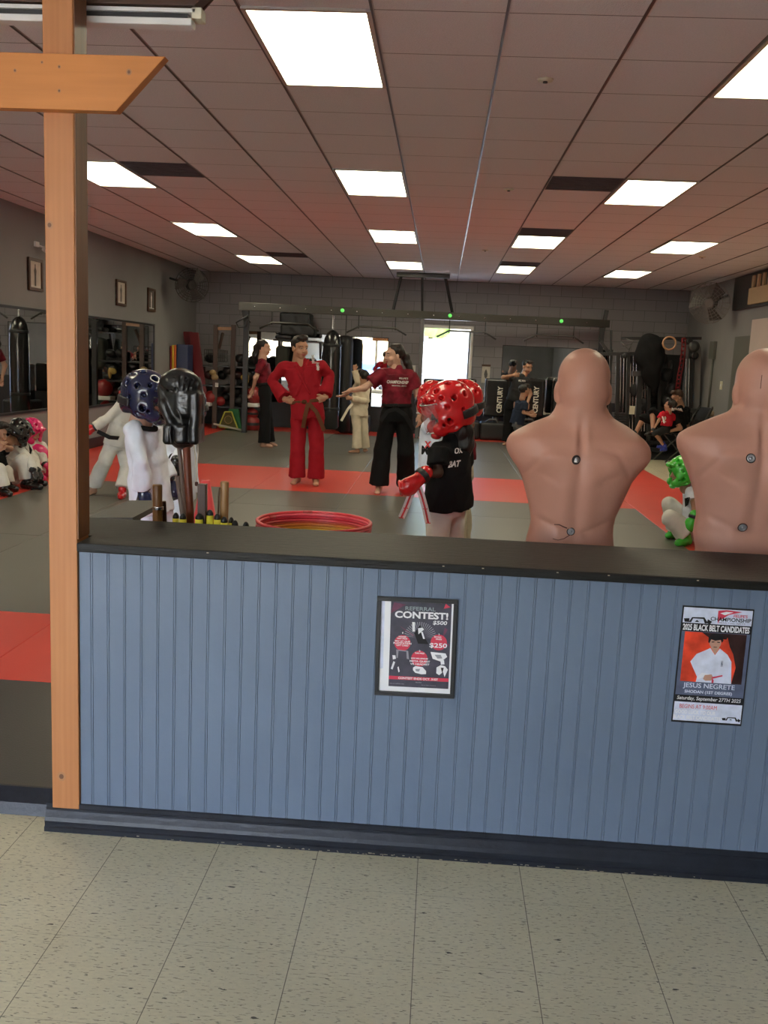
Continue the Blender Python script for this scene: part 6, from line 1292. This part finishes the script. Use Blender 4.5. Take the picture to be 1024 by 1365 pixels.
# ------------------------------------------------------------------ equipment rack on the left with its clutter
RY = 17.7
rk = thing('storage_rack', 'tall storage rack with two brown uprights crowded with gear, back left', 'rack', (at(300, 560, RY).x, RY, .06))
M_up = mat('brown rack upright', (.085, .055, .045), .5)
for px in (288, 311.5):
    a = at(px, 433, RY-.1); MB().bar(a, (a.x, a.y, .06), .085, .06).build('upright', M_up, rk, .005)
a, b = at(291, 438, RY-.1), at(309, 438, RY-.1); MB().bar(a, b, .06).build('top_rail', mat('pale wood rail', (.42, .24, .14), .5), rk); 
a = at(297, 444, RY-.1); MB().bar(a, at(292, 465, RY), .04).build('brace', M_up, rk)
for py in (541, 513, 487):
    a, b = at(272, py, RY), at(350, py, RY); MB().box((a.x, RY-.1, a.z-.02), (b.x, RY+.35, a.z+.01)).build('shelf', M_dark, rk)
for px in (272, 350, 326): a = at(px, 487, RY+.3); MB().box((a.x-.02, RY+.3, .06), (a.x+.02, RY+.34, a.z)).build('rear_post', M_dark, rk)
lb = at(289, 513, RY-.15); MB().box((lb.x-.03, lb.y-.005, lb.z-.04), (lb.x+.03, lb.y, lb.z+.04)).build('paper_tag', M_white, rk)
wbk = thing('wire_basket', 'black wire basket on the back left rack', 'basket', at(285, 482, RY)); mb = MB(); a, b = at(274, 481, RY), at(300, 467, RY)
for i in range(9): x_ = a.x+(b.x-a.x)*i/8; mb.tube([(x_, RY-.1, a.z), (x_, RY-.1, b.z)], .005, 5).tube([(x_, RY+.2, a.z), (x_, RY+.2, b.z)], .005, 5)
for i in range(4): z_ = a.z+(b.z-a.z)*i/3; mb.tube([(a.x, RY-.1, z_), (b.x, RY-.1, z_), (b.x, RY+.2, z_), (a.x, RY+.2, z_)], .006, 5, closed=True)
mb.build('wire', M_dark, wbk)
def blob(name, label, cat, px, py, Y, r, c, group=None, rough=.5, seed=0, nz=.006):
    q_ = at(px, py, Y); o_ = organic(name, SDF(.012, .03).ell(q_, r).ell(q_+V((r[0]*.3, 0, r[2]*.35)), (r[0]*.6, r[1]*.8, r[2]*.6)).noise(nz, 28, seed), mat(name+' %.2f %.2f' % (c[0], c[1]), c, rough)); tag(o_, label, cat, group); return o_
gloves = [(279, 500), (286, 528), (296, 500), (304, 494), (316, 500), (322, 492), (330, 500), (338, 496), (344, 502), (303, 518), (314, 522), (324, 515), (334, 520), (341, 512), (300, 530), (318, 535), (330, 531), (280, 478), (320, 478), (338, 480), (276, 532)]
ORD = ['first', 'second', 'third', 'fourth', 'fifth', 'sixth', 'seventh', 'eighth', 'ninth', 'tenth', 'eleventh', 'twelfth']
def glabel(x, y): row = sorted(g_ for g_ in gloves if (g_[1] > 508) == (y > 508) and g_ not in ((286, 528), (276, 532))); return 'black training glove on the rack, %s from the left in the %s tangle' % (ORD[row.index((x, y))], 'lower' if y > 508 else 'upper')
for i, (x, y) in enumerate(gloves):
    c = (.012, .012, .013) if i % 4 else (.04, .012, .012)
    if i in (1, 20): continue
    blob('training_glove', glabel(x, y), 'glove', x, y, RY+.02+.1*(i % 3), (.10, .09, .085), c, 'training gloves piled on the rack', .35, i)
for i, (x, y, c, lab) in enumerate(((286, 503, (.42, .30, .16), 'tan round mitt hanging on the left of the rack'), (284, 497, (.35, .24, .10), 'small ochre pad on the left of the rack'), (325, 503, (.55, .40, .10), 'small yellow pad in the middle of the rack'), (329, 506, (.5, .3, .08), 'yellow cylinder standing on the rack behind the maroon-shirted woman'))):
    blob('focus_mitt', lab, 'mitt', x, y, RY-.12, (.07 if i != 3 else .035, .04, .055 if i != 3 else .11), c, None, .5, i)
for i, (x, y, r, lab) in enumerate(((281, 530, .13, 'dull red ball on the left shelf of the rack'), (294, 535, .09, 'small red ball beside the rack upright'), (340, 527, .17, 'red exercise ball at the right of the rack'), (335, 566, .17, 'red ball with a black band on the floor under the rack'), (336, 551, .12, 'red and black ball wedged on the low shelf'))):
    q_ = at(x, y, RY-.05); z_ = max(q_.z, .012+r) if i == 3 else q_.z
    o_ = MB().lathe([(max(1e-4, r*math.cos(a)), r*math.sin(a)) for a in [math.radians(-90+15*k) for k in range(13)]], (q_.x, q_.y, z_), 24, cap=False).build('exercise_ball', mat('red ball', (.28, .02, .02), .35)); tag(o_, lab, 'ball')
    if i in (3, 4): mb = MB().lathe([(r*1.012, -r*.16), (r*1.02, 0), (r*1.012, r*.16)], (0, 0, 0), 24, cap=False); mesh_obj('band', [v+V((0, 0, r)) for v in mb.v], mb.f, M_dark, o_, True)
a, b = at(314, 540, RY+.15), at(347, 476, RY+.15); o_ = organic('gear_bag', SDF(.015, .03).box(((a.x+b.x)/2, RY+.25, (a.z+b.z)/2), ((b.x-a.x)/2, .07, (b.z-a.z)/2), rd=.06).noise(.014, 12, 5), mat('dark duffel', (.010, .010, .011), .6)); tag(o_, 'large black bag behind the gloves on the back left rack', 'bag')
# yellow triangular pad with green behind
q_ = [at(x, y, 17.35) for x, y in ((300, 549), (309, 549), (317, 571), (292, 569))]
t = thing('triangular_target', 'yellow-edged dark trapezoid target leaning under the rack', 'target pad', (q_[2]+q_[3])/2); MB().prism(q_, (0, .03, 0)).build('face', mat('olive face', (.10, .085, .02), .6), t)
mb = MB()
for a, b in zip(q_, q_[1:]+q_[:1]): mb.bar(a-V((0, .01, 0)), b-V((0, .01, 0)), .035, .02)
mb.build('yellow_border', mat('yellow border', (.5, .48, .06), .5), t); cc = sum(q_, V())/4; MB().tube([cc+V((.07*math.cos(a), -.012, .07*math.sin(a))) for a in [2*math.pi*k/20 for k in range(20)]], .008, 6, closed=True).build('target_ring', mat('ring brown', (.3, .2, .06), .5), t)
q_ = [at(x, y, 17.5) for x, y in ((305, 545), (318, 545), (322, 572), (300, 572))]; tag(MB().prism(q_, (0, .05, 0)).build('green_pad', mat('green vinyl', (.02, .16, .05), .45), None, .008), 'green pad leaning behind the yellow-edged target', 'pad')
for k, (x0, x1, y_) in enumerate(((270, 281, 538.5), (324, 345, 539.5))):
    a, b = at(x0, y_, 17.5), at(x1, y_, 17.5); tag(MB().box((a.x, 17.45, a.z-.035), (b.x, 17.75, a.z+.035)).build('folded_towel', M_white, None, .012), ['small white folded towel on the left of the low shelf', 'longer white folded towel on the right of the low shelf'][k], 'towel')
a, b = at(285, 565, 17.3), at(322, 575, 17.2); tag(MB().bar((a.x, a.y, max(a.z, .09)), (b.x, b.y, .085), .03).build('foam_sword', mat('pale foam', (.5, .48, .4), .6)), 'thin pale padded stick lying on the floor under the rack', 'stick')
# ------------------------------------------------------------------ gym machine at the right
GYM = 17.3
gm = thing('cable_machine', 'black cable gym machine with pulleys and weight rods, back right', 'gym machine', (at(850, 560, GYM).x, GYM, .012))
def gb(x0, y0, x1, y1, w, m=M_dark, dy=0, nm='frame_tube'):
    a, b = at(x0, y0, GYM+dy), at(x1, y1, GYM+dy); a.z = max(a.z, .02+w/2); b.z = max(b.z, .02+w/2); MB().bar(a, b, w).build(nm, m, gm, .004)
for a in ((824, 470, 822, 590, .07), (838, 470, 836, 592, .06), (853, 500, 849, 600, .09), (800, 472, 872, 471, .06), (828, 451, 935, 451, .05), (843, 498, 871, 498, .09, M_steel), (866, 452, 864, 600, .06), (922, 455, 918, 590, .08), (815, 440, 812, 590, .04), (801, 455, 812, 471, .05), (880, 452, 878, 600, .05), (903, 452, 917, 458, .05), (822, 596, 880, 600, .07), (820, 590, 925, 590, .06)): gb(*a)
for x in (828, 832, 841, 845, 849, 857, 861, 880): gb(x, 474, x-2, 575, .018, M_chrome, .05, 'guide_rod')
for x in (915, 919): gb(x, 478, x-2, 560, .02, M_chrome, -.05, 'guide_rod')
gb(930, 462, 926, 590, .11, M_white if False else mat('pale steel column', (.26, .25, .24), .4, .4), .1, 'column')
for (x, y, r) in ((925, 462, .10), (919, 455, .06), (850, 470, .05), (926, 474, .07), (833, 474, .05)):
    q_ = at(x, y, GYM-.08); MB().lathe([(r*.4, -.02), (r, -.02), (r*.85, 0), (r, .02), (r*.4, .02)], q_, 18, (0, 1, 0)).build('pulley', M_dark if r < .1 else M_steel, gm)
q_ = at(828, 545, GYM); mb = MB()
for k in range(14): mb.box((q_.x-.12, GYM-.05, .1+k*.045), (q_.x+.13, GYM+.2, .1+k*.045+.04))
mb.build('weight_stack', M_dark, gm)
for pts in ([(828, 456), (838, 466), (845, 455), (835, 452)], [(830, 462), (842, 458), (838, 470)]): MB().tube([at(x, y, GYM-.1) for x, y in pts], .01, 6).build('cable', M_steel, gm)
# hanging black jacket, ring, red band
q_ = at(866, 480, GYM-.2); o_ = organic('hanging_jacket', SDF(.014, .05).ell(at(867, 464, 17.1), (.23, .12, .26)).ell(at(872, 475, 17.1), (.2, .12, .3)).ell(at(868, 490, 17.1), (.16, .11, .35)).ell(at(858, 475, 17.1), (.15, .1, .2)).ell(at(874, 500, 17.1), (.08, .09, .3)).noise(.012, 16, 3), C_BLK); tag(o_, 'bulky black jacket hanging on the gym machine', 'jacket')
PCH = ((845, 520, .12), (858, 540, .13), (870, 520, .1), (888, 500, .11), (895, 520, .1), (884, 480, .09), (871, 550, .12), (887, 535, .1))
for k, (x, y, r) in enumerate(PCH):
    blob('gear_pouch', 'dark gear pouch on the gym machine, %s of eight counted leftmost first' % ORD[sorted(v[0] for v in PCH).index(x)], 'pouch', x, y, GYM+.1, (r, .09, r*1.2), (.014, .014, .016), 'dark pouches on the gym machine', .6, k)
rg = at(892.5, 457.5, 17.0); o_ = MB().tube([rg+V((.11*math.cos(a), 0, .11*math.sin(a))) for a in [2*math.pi*k/32 for k in range(32)]], .016, 10, closed=True).build('gymnastic_ring', mat('ring wood', (.50, .27, .15), .45)); tag(o_, 'round wooden gymnastic ring hanging from the top bar', 'ring')
pts = [at(x, y, GYM-.035) for x, y in ((912, 451), (911, 470), (909, 485), (906, 500), (903, 522))]; o_ = MB()
for d_ in (-.03, .03): o_.tube([q_+V((d_, 0, 0)) for q_ in pts], .014, 6)
for k in range(14): q_ = pts[0].lerp(pts[-1], k/13); o_.lathe([(.02, -.015), (.035, 0), (.02, .015)], q_, 8)
tag(o_.build('battle_rope', mat('red rope', (.20, .012, .016), .7)), 'red twisted band hanging at the right of the gym machine', 'rope')
a, b = at(815, 598, 18.8), at(921, 474, 18.8); tag(MB().box((a.x, YB-.05, .014), (b.x, YB-.004, b.z)).build('wall_mat', M_vinylm, None, .01), 'tall black mat standing against the back wall behind the gym machine', 'mat')
for k, (x0, x1, y0, y1) in enumerate(((852, 878, 520, 596), (884, 900, 480, 597))):
    a, b = at(x0, y1, 17.75), at(x1, y0, 17.75); a.z = .02; o_ = organic('gear_bag', SDF(.015, .03).box(((a.x+b.x)/2, 17.85, (a.z+b.z)/2), ((b.x-a.x)/2, .12, (b.z-a.z)/2), rd=.07).noise(.012, 13, k), mat('dark duffel', (.010, .010, .011), .6)); tag(o_, ['black duffel slumped behind the gym machine uprights', 'long black bag hanging beside the wooden ring'][k], 'bag')
# clutter in the right corner
blob('boot', 'brown boot on top of the clutter in the right corner', 'boot', 938, 553, 16.6, (.10, .08, .07), (.28, .19, .12), None, .6, 3); blob('boot', 'second brown boot nearer the right wall', 'boot', 954, 552, 16.6, (.11, .08, .06), (.25, .18, .12), None, .6, 5)
for k, (x0, x1, y0, y1, Y_, c, lab) in enumerate(((930, 968, 556, 600, 16.9, (.015, .015, .016), 'black storage bench in the right corner carrying the boots'), (930, 950, 547, 552, 16.7, (.03, .03, .03), 'dark tray on the storage bench'))):
    a, b = at(x0, y1, Y_), at(x1, y0, Y_); tag(MB().box((a.x, Y_, .012 if k == 0 else a.z), (min(b.x, 4.66), Y_+.5, b.z)).build(['storage_bench', 'tray'][k], mat('clutter %d' % k, c, .5), None, .01), lab, ['bench', 'tray'][k])
o_ = MB().box((at(839, 541, GYM).x, GYM-.06, at(839, 552, GYM).z), (at(846, 541, GYM).x, GYM-.035, at(839, 541, GYM).z)).build('notice_card', M_cream); tag(o_, 'small cream card low on the gym machine', 'card')
tag(MB().prism([at(x, y, 17.0) for x, y in ((928, 556), (905, 600), (910, 607), (931, 566))], (0, .04, 0)).build('bench_pad', M_vinylm, None, .005), 'slanted black bench pad behind the seated man', 'bench pad')
